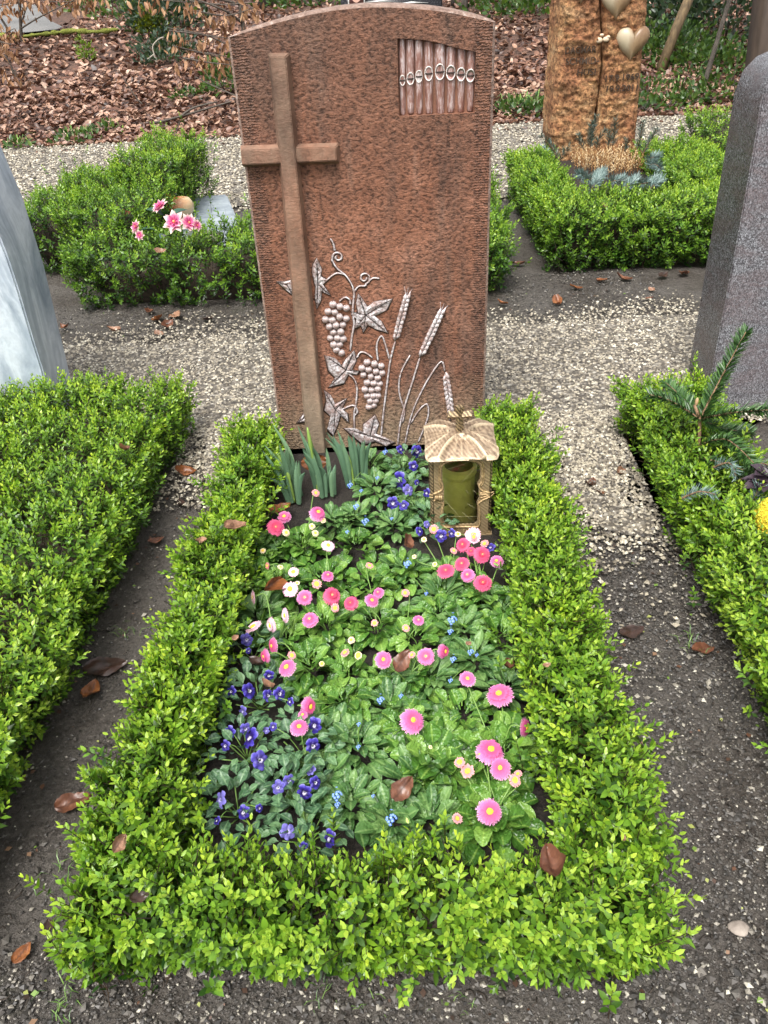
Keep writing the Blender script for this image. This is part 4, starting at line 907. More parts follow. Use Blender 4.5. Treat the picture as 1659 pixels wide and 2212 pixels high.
boulder(1596, 2005, .004, .017, 'pale flat pebble on the dark soil near the hedge corner', FIELD, .4)

# ------------------------------------------------------------------ flower bed
def plant_mat(name, c0, c1, c2, rough=.42, trans=.18, drops=True):
    M = Mat(name, rough, .5); r = M.rnd(); n_ = M.noise(M.co(), 35, 3)
    c = M.ramp(r, [(0, c0), (.5, c1), (1, c2)]); c = M.mix(.45, c, M.ramp(n_, [(.3, (.6, .65, .6)), (.7, (1.25, 1.2, 1.1))]), 'MULTIPLY'); vein = M.attr('age')
    c = M.mix(M.ramp(vein, [(.5, 0.), (1, .5)]), c, (c2[0]*1.9, c2[1]*1.6, c2[2]*1.8)); M.color(c); M.leafy(c, trans)
    if drops:
        cr = M.voro(M.co(), 130, 'Distance', 'SMOOTH_F1'); b0 = M.bump(cr, .7, .004); v = M.voro(M.co(), 210); M.bump(M.ramp(v, [(.13, 1.), (.24, 0.)]), .7, .002, b0)
    return M.m
BEL = plant_mat('bellis_leaf', (.040, .115, .016), (.095, .225, .034), (.19, .34, .06), .33)
PAN = plant_mat('pansy_leaf', (.040, .095, .045), (.075, .165, .075), (.13, .245, .105), .45)
FMN = plant_mat('forget_me_not_leaf', (.042, .115, .028), (.085, .19, .05), (.15, .27, .08), .42)
DAF = plant_mat('daffodil_leaf', (.085, .165, .10), (.125, .225, .135), (.17, .28, .15), .45, .2, False)
def blade_mesh(name, L, wfun, mat, rows=8, curl=.3, cup=.12, wavy=.0, cols=4, seed=0):
    """leaf along +x, up +z; wfun(t) half width/L"""
    V = []; F = []; A = []; r = random.Random(seed)
    for i in range(rows+1):
        t = i/rows; th = curl*t; x = L*(math.sin(th)/curl if abs(curl) > 1e-3 else t); z = -L*(1-math.cos(th))/curl if abs(curl) > 1e-3 else 0
        hw = wfun(t)*L
        for j in range(cols+1):
            s = 2*j/cols-1; zz = z+cup*hw*s*s*2+(wavy*L*abs(s)**2*math.sin(t*19+seed+s*1.5)); V.append((x, s*hw, zz)); A.append(1. if j == cols//2 else 0.)
    for i in range(rows):
        for j in range(cols): q = i*(cols+1)+j; F.append((q, q+1, q+cols+2, q+cols+1))
    return npmesh(name, V, [np.array(F)], mat, True, {'age': A})
spoon = lambda t: .035+.05*t if t < .35 else .05+.27*math.sqrt(max(0, 1-((t-.68)/.345)**2)) if t > .36 else .06
oval = lambda t: .02+.30*math.sin(PI*min(1, max(0, (t-.12)/.88))**.9)**.8 if t > .12 else .02
lance = lambda t: .03+.21*math.sin(PI*min(1, max(0, (t-.05)/.95))**1.25)**.65
BELM = [blade_mesh('leaf', .075, spoon, BEL, 11, c, .3, .03, 6, k) for k, c in enumerate((.5, .9, 1.4, .2, 1.8))]
PANM = [blade_mesh('leaf', .034, oval, PAN, 7, c, .15, .02, 4, k) for k, c in enumerate((.3, .7, 1.0))]
FMNM = [blade_mesh('leaf', .062, lance, FMN, 7, c, .18, .008, 4, k) for k, c in enumerate((.4, .8, 1.2))]
def put_leaf(me, root, p, az, el, s, roll=0.):
    o = link('leaf', me, root, p); o.rotation_euler = (Matrix.Rotation(az, 3, 'Z')@Matrix.Rotation(-el, 3, 'Y')@Matrix.Rotation(roll, 3, 'X')).to_euler(); o.scale = (s, s*random.uniform(.9, 1.1), s); return o
# flower meshes
def petal_mat(name, stops, rough=.55):
    M = Mat(name, rough, .3); c = M.ramp(M.attr('age'), stops); c = M.mix(.3, c, M.ramp(M.noise(M.co(), 300, 2), [(.3, .7), (.7, 1.25)]), 'MULTIPLY'); M.color(c); M.leafy(c, .2); return M.m
PK = {'P': petal_mat('pink_petal', [(0, (.72, .34, .38)), (.3, (.62, .085, .20)), (.65, (.68, .12, .32)), (.9, (.74, .22, .46)), (1, (.82, .40, .62))]),
      'R': petal_mat('rose_petal', [(0, (.60, .09, .10)), (.4, (.58, .04, .12)), (1, (.70, .13, .27))]),
      'W': petal_mat('blush_petal', [(0, (.85, .70, .66)), (.5, (.88, .62, .68)), (1, (.86, .52, .66))]),
      'C': petal_mat('coral_petal', [(0, (.85, .45, .35)), (.5, (.82, .25, .25)), (1, (.86, .42, .44))]),
      'Y': petal_mat('cream_petal', [(0, (.85, .72, .25)), (.5, (.85, .70, .40)), (1, (.86, .66, .52))])}
M = Mat('flower_eye', .7); M.color(M.ramp(M.noise(M.co(), 600, 2), [(.35, (.70, .38, .02)), (.65, (.90, .68, .06))])); EYE_Y = M.m
M = Mat('coral_eye', .7); M.color(M.ramp(M.noise(M.co(), 600, 2), [(.35, (.80, .20, .10)), (.65, (.88, .42, .16))])); EYE_C = M.m
M = Mat('flower_stem', .5); M.color((.16, .28, .06)); STEM = M.m
def pompon(kind, rings, eye, seed):
    r = random.Random(seed); mb = MB()
    for (r0, r1, z0, z1, n) in rings:
        for i in range(n):
            a = 2*PI*(i+r.random()*.7)/n; da = PI/n*.95; k = r.uniform(.86, 1.06); ca, sa = math.cos(a), math.sin(a)
            pin = (r0*ca, r0*sa, z0); w0, w1 = r0*da*.9+.01, r1*da*1.05
            def pt(rad, off_, z): return (rad*ca-off_*sa, rad*sa+off_*ca, z)
            rm = (r0+r1)/2; zm = max(z0, z1)+.03+r.uniform(-.02, .03)
            V = [pt(r0, -w0, z0), pt(r0, w0, z0), pt(rm, w1*.9, zm), pt(rm, -w1*.9, zm), pt(r1*k*.96, w1*.7, z1), pt(r1*k*.96, -w1*.7, z1), pt(r1*k*1.02, 0, z1-.015)]
            mb.add(V, [(0, 1, 2, 3), (3, 2, 4, 5), (5, 4, 6)], [r0, r0, rm, rm, r1, r1, 1.1*r1])
    return mb.mesh('petals', PK[kind])
full = [(.2, 1., -.02, -.12, 74), (.2, .94, .04, .0, 68), (.2, .86, .08, .10, 60), (.18, .75, .12, .18, 52), (.15, .62, .15, .24, 44), (.12, .48, .18, .28, 34), (.05, .32, .2, .30, 20)]
eyed = full[:5]+[(.2, .46, .16, .25, 34)]
budr = [(.25, .95, -.15, .05, 24), (.22, .80, -.05, .18, 20), (.2, .62, .0, .25, 16)]
opn = [(.2, 1., .0, .0, 52), (.2, .93, .03, .05, 46)]
def ragged(rings, s):
    r = random.Random(s); return [(a*r.uniform(.9, 1.2), b*r.uniform(.93, 1.03), c+r.uniform(-.04, .04), d+r.uniform(-.09, .09), int(n*r.uniform(.75, 1.05))) for a, b, c, d, n in rings]
PM_ = {k: [pompon(k, ragged(rg_, 10*i+q), 1, i+7*q) for q in range(4)] for i, (k, rg_) in enumerate((('P', eyed), ('R', full), ('W', opn+full[2:4]), ('C', budr), ('Y', budr)))}
PM_['P'][3] = pompon('P', ragged(full, 77), 1, 78)
def eyemesh(r, mat):
    mb = MB(); mb.sphere((0, 0, .19), (r, r, .11), 12, 6); V = [(p[0]*(1+.12*math.sin(i*5.3)), p[1]*(1+.12*math.cos(i*3.1)), p[2]+.02*math.sin(i*7.7)) for i, p in enumerate(mb.v)]; mb.v = V; return mb.mesh('flower_eye', mat)
EM = {'P': eyemesh(.24, EYE_Y), 'R': eyemesh(.13, EYE_C), 'W': eyemesh(.34, EYE_Y), 'C': eyemesh(.45, EYE_Y), 'Y': eyemesh(.55, EYE_Y)}
def daisy(root, fx, fy, dia, kind, facing=None, zf=None):
    base = np.array(root.location); z = zf if zf is not None else .115+random.uniform(-.012, .02)
    p = zpl(fx, fy, z); depth = float((R.T@(p-EYE))[2]); rad = dia/2*depth/FPX
    if facing is None:
        d = _n(EYE-p); facing = _n(d*.75+np.array([random.uniform(-.5, .5), random.uniform(-.4, .35), .7]))
    facing = np.array(_n(facing)); q = Vector(facing).to_track_quat('Z', 'Y')
    vi = random.randrange(4) if dia < 45 else random.randrange(3); fl = link('flower', PM_[kind][vi], root, p-base); fl.rotation_euler = (q.to_matrix()@Matrix.Rotation(random.uniform(0, 6), 3, 'Z')).to_euler(); fl.scale = (rad, rad*random.uniform(.9, 1.), rad*random.uniform(.8, 1.5))
    e_ = link('flower_eye', EM[kind], fl); e_.scale = (random.uniform(.75, 1.2),)*2+(1,)
    a = np.array([base[0]+random.uniform(-.015, .015), base[1]+random.uniform(-.015, .015), .03]); m = (a+p)/2+np.array([0, 0, .02])
    mb = MB(); pts = smooth_path([a, a*.35+m*.65, p-facing*.03, p-facing*rad*.15], 4); mb.tube(pts, .0016 if dia > 30 else .0013, 5); mb.build('stem', STEM, root)
def rosette(name, label, cat, group, px, py, meshes, n, r0=.0, z0=.03, els=(.15, 1.05), sc=(.7, 1.15), spread=.02, off=(0, 0)):
    b = zpl(px, py, z0); b = b+np.array([off[0], off[1], 0]); t = empty(name, b, label, cat, group); ph = random.uniform(0, 6)
    for i in range(n):
        k = i/n; az = ph+i*2.39996+random.uniform(-.25, .25); el = els[0]+(els[1]-els[0])*k+random.uniform(-.15, .15)
        rr = spread*(1-.6*k)*random.uniform(.15, 1.); put_leaf(random.choice(meshes), t, (rr*math.cos(az), rr*math.sin(az), .004+.03*k), az, el, random.uniform(*sc)*(1.05-.25*k), random.uniform(-.35, .35))
    return t
S_ = 'bellis daisy plants in the grave bed'
side_l, side_r = (-.85, -.55, .35), (.85, -.5, .4)
bel = [
 ('bellis daisy plant with rose pompons and cream buds next to the daffodil leaves', (655, 1195), 24, 1., [(682, 1065, 19, 'C'), (614, 1116, 30, 'P'), (595, 1139, 39, 'R'), (618, 1151, 19, 'Y'), (686, 1109, 37, 'P'), (681, 1119, 28, 'W'), (697, 1123, 17, 'Y'), (674, 1137, 15, 'Y'), (681, 1152, 17, 'Y')]),
 ('bellis daisy plant with one pale pink bloom held above it, behind the white eyed flowers', (705, 1265), 20, .95, [(709, 1179, 30, 'W'), (708, 1245, 29, 'P'), (684, 1262, 26, 'C')]),
 ('bellis daisy plant with white yellow-eyed flowers along the inner hedge edge', (605, 1285), 22, .95, [(568, 1190, 15, 'Y'), (579, 1222, 19, 'C', side_l), (606, 1225, 14, 'Y'), (634, 1236, 25, 'W'), (627, 1273, 35, 'W'), (642, 1260, 14, 'Y')]),
 ('bellis daisy plant with a big rose pompon and a folded bloom, mid bed', (705, 1365), 24, 1., [(658, 1291, 37, 'P'), (717, 1287, 42, 'R'), (724, 1313, 21, 'C', (0, -.6, .5)), (758, 1303, 34, 'R'), (670, 1339, 38, 'P')]),
 ('bellis daisy plant with a pair of touching pink blooms at the bed centre', (815, 1365), 24, 1., [(803, 1297, 32, 'P'), (818, 1281, 28, 'P'), (798, 1222, 19, 'C'), (809, 1346, 18, 'C')]),
 ('bellis daisy plant with two small coral buds and one pink bloom, centre of bed', (892, 1400), 20, 1., [(876, 1281, 20, 'C'), (904, 1340, 27, 'P'), (877, 1357, 19, 'C')]),
 ('bellis daisy plant whose pale pink blooms droop sideways onto the hedge', (620, 1400), 18, .95, [(617, 1329, 34, 'W', side_l), (588, 1350, 36, 'W', (-.8, -.6, .3)), (548, 1355, 42, 'W', (-.5, .1, 1.)), (548, 1290, 32, 'W', (-.9, -.4, .2))]),
 ('bellis daisy plant with small buds beside the upright brown leaf', (965, 1255), 22, .9, [(937, 1143, 22, 'C', (0, -.6, .5)), (989, 1154, 16, 'Y'), (916, 1166, 15, 'Y'), (980, 1190, 18, 'C'), (963, 1233, 40, 'R'), (939, 1219, 13, 'Y'), (895, 1203, 12, 'Y')]),
 ('bellis daisy plant with a dense bouquet of rose pompons below the lantern', (1045, 1305), 26, 1., [(1022, 1157, 39, 'W'), (1023, 1160, 17, 'C'), (1000, 1177, 34, 'R'), (1047, 1175, 21, 'C'), (1018, 1191, 23, 'R'), (1041, 1198, 40, 'R'), (1073, 1212, 30, 'P'), (998, 1218, 35, 'R'), (1011, 1243, 34, 'P'), (1043, 1259, 42, 'R')]),
 ('bellis daisy plant with pink blooms turned sideways above the blue pansies', (672, 1455), 26, 1., [(589, 1395, 37, 'P', side_l), (573, 1417, 34, 'P', (-.9, -.6, .3)), (630, 1416, 21, 'C'), (620, 1442, 41, 'P'), (695, 1434, 15, 'Y')]),
 ('bellis daisy plant with coral and cream buds only, mid bed', (755, 1475), 22, 1., [(746, 1411, 24, 'C'), (774, 1416, 20, 'Y'), (759, 1383, 18, 'Y')]),
 ('bellis daisy plant around the brown leaf with two full pink blooms', (885, 1480), 22, .95, [(828, 1425, 39, 'P'), (890, 1415, 18, 'C'), (920, 1418, 41, 'P'), (958, 1407, 36, 'P', side_r)]),
 ('bellis daisy plant with three pale pink blooms on long bent stems', (745, 1535), 22, 1., [(667, 1526, 44, 'P', side_r), (654, 1544, 22, 'P', (0, -.3, 1)), (646, 1571, 41, 'P')]),
 ('bellis daisy plant with large glossy leaves and a single fully open pink pompon', (940, 1655), 30, 1.2, [(891, 1557, 58, 'P'), (930, 1614, 10, 'Y')]),
 ('bellis daisy plant bearing the largest yellow-eyed pink bloom by the hedge', (1080, 1640), 28, 1.15, [(1079, 1500, 59, 'P'), (1010, 1466, 37, 'P'), (1135, 1572, 44, 'P', (1, -.5, .35))]),
 ('bellis daisy plant with a cluster of seven blooms and buds at the bed corner', (1062, 1775), 28, 1.15, [(1059, 1622, 64, 'P'), (1038, 1629, 25, 'C'), (1081, 1660, 50, 'P'), (993, 1647, 27, 'C'), (1010, 1666, 35, 'C'), (1112, 1686, 31, 'C'), (1119, 1672, 21, 'C'), (1057, 1753, 57, 'P'), (988, 1768, 26, 'C')]),
]
for lab, (px, py), nl, sc, fl in bel:
    t = rosette('bellis_plant', lab, 'daisy plant', S_, px, py, BELM, int(nl*1.9)+4, .0, .03, (.2, 1.1), (.5*sc, .8*sc), .062)
    for f in fl: daisy(t, *f)
# leafy bellis without flowers fill the gaps
for k, (px, py, lab) in enumerate([(600, 1200, 'flowerless bellis rosette at the back corner of the bed'), (770, 1190, 'flowerless bellis rosette between the daisies and the blue forget-me-nots'), (800, 1280, 'flowerless bellis rosette in the middle of the bed'), (1080, 1390, 'flowerless bellis rosette with broad leaves at the hedge below the rose pompons'), (950, 1345, 'flowerless bellis rosette right of the bed centre'), (860, 1245, 'flowerless bellis rosette under the upright brown leaf'), (1000, 1560, 'flowerless bellis rosette between the two big pink blooms'), (880, 1590, 'flowerless bellis rosette behind the single pink pompon'), (990, 1700, 'flowerless bellis rosette next to the front brown leaf'), (560, 1270, 'flowerless bellis rosette against the inner hedge edge')]):
    rosette('bellis_plant', lab, 'daisy plant', S_, px, py, BELM, 40, 0, .03, (.2, 1.1), (.48, .78), .065)
# forget-me-nots
M = Mat('forget_me_not_blue', .5); M.color(M.ramp(M.attr('age'), [(0, (.85, .75, .2)), (.2, (.30, .45, .85)), (1, (.07, .17, .72))])); FBLUE = M.m
mb = MB(); r = random.Random(3)
for k in range(13):
    c = np.array([r.gauss(0, .42), r.gauss(0, .42), r.uniform(.0, .5)]); d = _n([c[0], c[1], 1.])
    x = _n(np.cross(d, [0, 1, .1])); y = np.cross(d, x); V = [c+d*.02]
    for i in range(10): rr = .30 if i % 2 == 0 else .2; V.append(c+rr*(math.cos(2*PI*i/10)*x+math.sin(2*PI*i/10)*y))
    mb.add(V, [(0, 1+i, 1+(i+1) % 10) for i in range(10)], [0]+[1]*10)
FCL = mb.mesh('flower_cluster', FBLUE, False)
FG = 'forget-me-not plants in the grave bed'
fmn = [('forget-me-not plant with blue tips at the foot of the headstone', (800, 1010), 26, [(782, 976, 14), (832, 976, 12), (756, 1048, 13), (815, 1032, 9), (770, 985, 8)]),
 ('forget-me-not plant with small blue clusters beside the daffodils', (770, 1130), 26, [(769, 1094, 14), (789, 1126, 17), (750, 1149, 9), (780, 1060, 9)]),
 ('forget-me-not plant with drooping leaves below the lantern shadow', (850, 1150), 26, [(846, 1120, 8)]),
 ('forget-me-not plant with one blue cluster behind the mid-bed daisies', (880, 1245), 24, [(880, 1218, 18), (921, 1282, 9)]),
 ('forget-me-not plant with two bright blue clusters near the hedge', (1000, 1375), 28, [(977, 1339, 22), (973, 1364, 14)]),
 ('forget-me-not plant with narrow leaves and tiny blue tips near the hedge', (1025, 1440), 28, [(979, 1424, 15), (1017, 1408, 15), (1030, 1415, 9), (973, 1470, 11)]),
 ('forget-me-not plant with pale blue buds in front of the daisy stems', (845, 1540), 28, [(822, 1512, 18), (866, 1503, 11)]),
 ('forget-me-not plant with broad dewy leaves and faint blue buds', (775, 1625), 28, [(775, 1564, 10), (774, 1613, 11)]),
 ('forget-me-not plant with a tall blue spike near the front hedge', (760, 1745), 26, [(728, 1718, 24), (729, 1738, 14), (806, 1719, 9)]),
 ('forget-me-not plant with a dense blue head near the front hedge', (850, 1790), 28, [(845, 1769, 27)])]
for lab, (px, py), nl, cl in fmn:
    t = rosette('forget_me_not', lab, 'flowering plant', FG, px, py, FMNM, int(nl*1.6)+8, 0, .03, (.15, 1.1), (.55, .95), .06)
    for (fx, fy, d) in cl:
        p = zpl(fx, fy, .10); dep = float((R.T@(p-EYE))[2]); rad = d/2*dep/FPX
        o = link('flower_cluster', FCL, t, p-np.array(t.location)); o.scale = (rad,)*3; o.rotation_euler = (Vector(_n((EYE-p)*.6+np.array([0, 0, .7]))).to_track_quat('Z', 'Y')).to_euler()
        mb = MB(); b0 = np.array(t.location); mb.tube(smooth_path([b0, (b0+p)/2+np.array([0, 0, .012]), p], 3), .0011, 4); mb.build('stem', STEM, t)
for px, py, lab in [(720, 1600, 'leafy forget-me-not without open flowers between pansies and daisies'), (700, 1700, 'leafy forget-me-not without open flowers beside the pansies'), (905, 1700, 'leafy forget-me-not without open flowers around the front brown leaf'), (930, 1790, 'leafy forget-me-not without open flowers along the front hedge'), (870, 1030, 'leafy forget-me-not without open flowers in front of the carved wheat'), (960, 1300, 'leafy forget-me-not without open flowers below the daisy bouquet'), (930, 1480, 'leafy forget-me-not without open flowers mid bed'), (815, 1065, 'leafy forget-me-not without open flowers between daffodils and pansies'), (725, 1140, 'leafy forget-me-not without open flowers before the daffodil clumps'), (905, 1115, 'leafy forget-me-not without open flowers at the lantern door'), (1085, 1330, 'leafy forget-me-not without open flowers beside the hedge below the bouquet'), (1095, 1500, 'leafy forget-me-not without open flowers against the hedge mid bed'), (560, 1340, 'leafy forget-me-not without open flowers under the drooping pale daisies'), (560, 1205, 'leafy forget-me-not without open flowers in the back corner by the hedge')]:
    rosette('forget_me_not', lab, 'flowering plant', FG, px, py, FMNM, 50, 0, .03, (.2, 1.1), (.55, .95), .07)
# pansies
M = Mat('pansy_petal', .45, .4); c = M.ramp(M.attr('age'), [(0, (.80, .60, .05)), (.09, (.55, .50, .66)), (.19, (.55, .52, .70)), (.26, (.02, .010, .07)), (.5, (.028, .016, .19)), (.85, (.055, .038, .36)), (1, (.20, .18, .60))]); r_ = M.rnd()
c = M.mix(M.ramp(r_, [(.62, 0.), (1, .55)]), c, (.30, .27, .70)); M.color(c); M.leafy(c, .2); PANP = M.m
def pansy_mesh():
    mb = MB()
    for (az, cr, rx, ry, z) in ((PI/2+.55, .60, .50, .50, -.10), (PI/2-.55, .58, .50, .50, -.04), (PI+.25, .52, .40, .44, .06), (-.25, .52, .40, .44, .08), (-PI/2, .52, .58, .50, .12)):
        c = np.array([cr*math.cos(az), cr*math.sin(az), z]); V = [(0, 0, z*.5)]; A = [0. if az < -1 else .12]
        n = 14
        for ring_, k in ((.55, .55), (1., 1.)):
            for i in range(n):
                a = 2*PI*i/n; x = c[0]+k*(rx*math.cos(a)*math.cos(az-PI/2)-ry*math.sin(a)*math.sin(az-PI/2)); y = c[1]+k*(rx*math.cos(a)*math.sin(az-PI/2)+ry*math.sin(a)*math.cos(az-PI/2))
                V.append((x, y, z+.10*math.sin(a*3+az)*k+(-.06 if k == 1 else .1))); A.append(min(1, math.hypot(x, y)*.95))
        V.append((c[0], c[1], z+.08)); A.append(.4); ci = len(V)-1
        F = [(ci, 1+i, 1+(i+1) % n) for i in range(n)]+[(1+i, 1+n+i, 1+n+(i+1) % n, 1+(i+1) % n) for i in range(n)]
        mb.add(V, F, A)
    return mb.mesh('flower', PANP)
PFM = pansy_mesh()
PG = 'blue violet pansies in the grave bed'
def pansy(lab, px, py, nl, fl, rad=.085):
    b = zpl(px, py, .03); t = empty('pansy_plant', b, lab, 'pansy', PG)
    nl = int(nl*1.75)
    for i in range(nl):
        a = i*2.39996; rr = rad*math.sqrt((i+.5)/nl); el = 1.15*(1-rr/rad)+random.uniform(-.2, .35)
        put_leaf(random.choice(PANM), t, (rr*math.cos(a)*.8, rr*math.sin(a)*.8, .015+.06*math.sqrt(max(0, 1-(rr/rad)**2))*random.uniform(.5, 1.1)), a+random.uniform(-.9, .9), el, random.uniform(.55, .95), random.uniform(-.5, .5))
    mb = MB()
    for i in range(7): a = i*.9; mb.tube([(b[0], b[1], .02), (b[0]+rad*.5*math.cos(a), b[1]+rad*.5*math.sin(a), .06)], .0016, 4)
    mb.build('stem', STEM, t)
    for (fx, fy, d) in fl:
        p = zpl(fx, fy, .10+random.uniform(-.01, .012)); dep = float((R.T@(p-EYE))[2]); s = d/2*dep/FPX*1.02
        f = _n(_n(EYE-p)*.6+np.array([random.uniform(-.9, .9), random.uniform(-.9, .2), random.uniform(-.2, .4)])); o = link('flower', PFM, t, p-np.array(b)); o.scale = (s,)*3
        o.rotation_euler = (Vector(f).to_track_quat('Z', 'Y').to_matrix()@Matrix.Rotation(random.uniform(-.5, .5), 3, 'Z')).to_euler()
        mb = MB(); mb.tube(smooth_path([np.array(b), (np.array(b)+p)/2+np.array([0, 0, .02]), p-f*.004], 3), .0011, 4); mb.build('flower_stem', STEM, t)
pansy('pansy plant with dark violet flowers against the foot of the headstone', 885, 1020, 26, [(865, 971, 19), (900, 976, 28), (893, 1007, 22), (901, 1043, 14)])
pansy('pansy plant with violet-blue flowers between forget-me-nots and lantern', 880, 1085, 30, [(863, 1037, 36), (882, 1059, 26), (849, 1087, 28), (872, 1092, 22), (922, 1065, 20)])
pansy('pansy plant with small violet flowers at the front of the lantern', 935, 1150, 24, [(922, 1133, 16), (906, 1148, 20), (953, 1158, 27), (976, 1152, 20), (1060, 1183, 20)], .07)
pansy('pansy plant with one violet flower below the drooping pale daisies', 545, 1420, 26, [(533, 1382, 28), (537, 1406, 14)])
pansy('pansy plant with white-streaked violet flowers around the curled brown leaf', 560, 1525, 34, [(581, 1459, 24), (500, 1494, 24), (538, 1493, 34), (579, 1503, 26), (604, 1499, 28), (627, 1516, 20), (525, 1537, 24)], .095)
pansy('pansy plant with two deep blue blooms one above the other beside the hedge', 535, 1640, 36, [(496, 1582, 28), (541, 1595, 44), (562, 1643, 42), (487, 1611, 24), (530, 1575, 26), (575, 1578, 16)], .1)
pansy('pansy plant with violet flowers under the three pale pink daisies', 660, 1640, 34, [(680, 1567, 34), (676, 1612, 34), (590, 1570, 18)], .095)
pansy('pansy plant with a pale lilac flower and dark ones, near the front hedge', 630, 1735, 36, [(601, 1701, 30), (624, 1688, 30), (658, 1712, 36), (681, 1691, 28), (672, 1665, 22)], .1)
pansy('pansy plant with a lilac drooping flower in the front corner of the bed', 515, 1760, 34, [(477, 1728, 38), (526, 1755, 30), (560, 1746, 18), (469, 1773, 18)], .095)
pansy('pansy plant with white-edged violet flowers rising over the front hedge', 665, 1815, 34, [(622, 1797, 36), (712, 1812, 38), (655, 1830, 22)], .09)
# daffodil leaves
def daffodil(lab, bx, by, tips, buds=()):
    b = zpl(bx, by, .03); t = empty('daffodil_clump', b, lab, 'daffodil leaves', 'daffodil clumps sprouting by the headstone')
    DZ = lambda zx, zy: (498+.42*zx, 896+.42*zy)
    tips = list(tips)+[(a_+random.uniform(-42, 42), b_+random.uniform(0, 120), c_+random.uniform(-.01, .01)) for a_, b_, c_ in tips for _ in range(1)]
    for lst, bud in ((tips, False), (buds, True)):
        for (zx, zy, dx) in lst:
            px, py = DZ(zx, zy); p0 = b+np.array([dx*.8, random.uniform(-.02, .03), 0]); yb_ = p0[1]+random.uniform(-.015, .03); tip = ypl(px, py, yb_)
            pts = smooth_path([p0, p0*.5+tip*.5+np.array([(p0[0]-tip[0])*random.uniform(.05, .28), random.uniform(-.006, .006), random.uniform(.005, .025)]), tip], 5); wd = random.uniform(.0052, .0072)
            if bud:
                mb = MB(); m = len(pts); mb.tube(pts, [.004*(1 if i < m*.55 else 1.6*math.sin(PI*min(1, (m-i)/m*1.05))+.12) for i in range(m)], 6); o = mb.build('bud', BUDM, t); continue
            V = []; F = []; A = []; m = len(pts); sd_ = _n(np.cross(_n(tip-p0), [random.uniform(-.3, .3), -1, 0])); nn_ = np.array([0, -1., .2])
            for i, p in enumerate(pts):
                k = i/(m-1); w_ = wd*(.85+.3*math.sin(k*PI))*(1 if k < .5 else max(.08, 1-((k-.5)/.5)**2.2))
                V += [p-sd_*w_, p-sd_*w_*.5-nn_*-.0018, p-nn_*.0030*-1, p+sd_*w_*.5-nn_*-.0018, p+sd_*w_]; A += [0, 0, .6, 0, 0]
            for i in range(m-1):
                for j in range(4): q = i*5+j; F.append((q, q+1, q+6, q+5))
            mb = MB(); mb.add(V, F, A); mb.build('leaf', DAF, t)
M = Mat('daffodil_bud', .5); M.color((.22, .34, .07)); M.leafy((.22, .34, .07, 1), .2); BUDM = M.m
daffodil('daffodil clump leaning towards the hedge, outermost of the three', 640, 1083, [(165, 185, -.02), (168, 245, -.025), (218, 50, .01), (250, 150, -.015), (272, 190, 0), (310, 205, .005), (352, 235, .015), (330, 300, .012), (205, 300, -.03)], [(285, 270, -.005), (240, 200, -.01)])
daffodil('daffodil clump in the middle before the foot of the carved cross', 705, 1070, [(345, 55, -.035), (372, 110, -.02), (382, 130, -.01), (455, 265, .0), (492, 170, .015), (505, 262, .02), (540, 255, .032), (525, 330, .028), (432, 290, -.012)], [(405, 110, -.03), (395, 65, -.03)])
daffodil('daffodil clump with broad upright leaves before the carved vine leaves', 765, 1045, [(495, 90, -.03), (525, 105, -.022), (550, 78, -.01), (570, 130, -.005), (605, 105, .005), (630, 98, .015), (655, 140, .025), (690, 128, .035), (722, 140, .045)], [(598, 200, .0)])

# ------------------------------------------------------------------ fallen leaves
def beech_mat(name, stops):
    M = Mat(name, .38, .5); n_ = M.noise(M.co(), 30, 4); c = M.ramp(n_, stops); v = M.attr('age'); c = M.mix(M.ramp(v, [(.4, 0.), (1, .6)]), c, (.045, .02, .012)); M.color(c)
    M.bump(M.noise(M.co(), 120, 3), .4, .002); M.leafy(c, .1); return M.m
BR1 = beech_mat('wet_brown_leaf', [(.3, (.07, .028, .016)), (.55, (.155, .062, .034)), (.75, (.24, .115, .065))])
BR2 = beech_mat('rust_leaf', [(.3, (.11, .036, .012)), (.55, (.24, .085, .028)), (.75, (.36, .16, .06))])
BR3 = beech_mat('tan_leaf', [(.3, (.19, .095, .055)), (.6, (.36, .20, .125)), (.8, (.46, .29, .19))])
BR4 = beech_mat('dark_rotten_leaf', [(.3, (.018, .011, .008)), (.7, (.065, .035, .026))])
def beech(L, curlx, curly, mat, seed):
    V = []; F = []; A = []; rows, cols = 12, 8; r = random.Random(seed)
    for i in range(rows+1):
        t = i/rows; hw = L*.33*math.sin(PI*min(1, t*.97+.03)**.85)**.75
        for j in range(cols+1):
            s = 2*j/cols-1; x = L*(t-.5); y = s*hw*(1+.05*math.sin(t*43+seed)+.22*noise.noise((t*4, seed+s, 2))); ple = .02*L*math.cos((t*1.0+abs(s)*-.22)*2*PI*7)*(1-abs(abs(s)-.5))
            z = curlx*L*(t-.5)**2*2*(1+.6*math.sin(seed))+curly*hw*s*s*(1+.5*s*math.sin(seed*2.1))+ple*1.6+.13*L*noise.noise((t*2.6+seed, s*1.7, seed)); V.append((x, y*(1-.25*abs(curly)*s*s), z)); A.append(1. if j == cols//2 else (.62 if (i % 2 == 0) else 0))
    for i in range(rows):
        for j in range(cols): q = i*(cols+1)+j; F.append((q, q+1, q+cols+2, q+cols+1))
    mb = MB(); mb.add(V, F, A); return mb
FLG = 'fallen brown beech leaves'
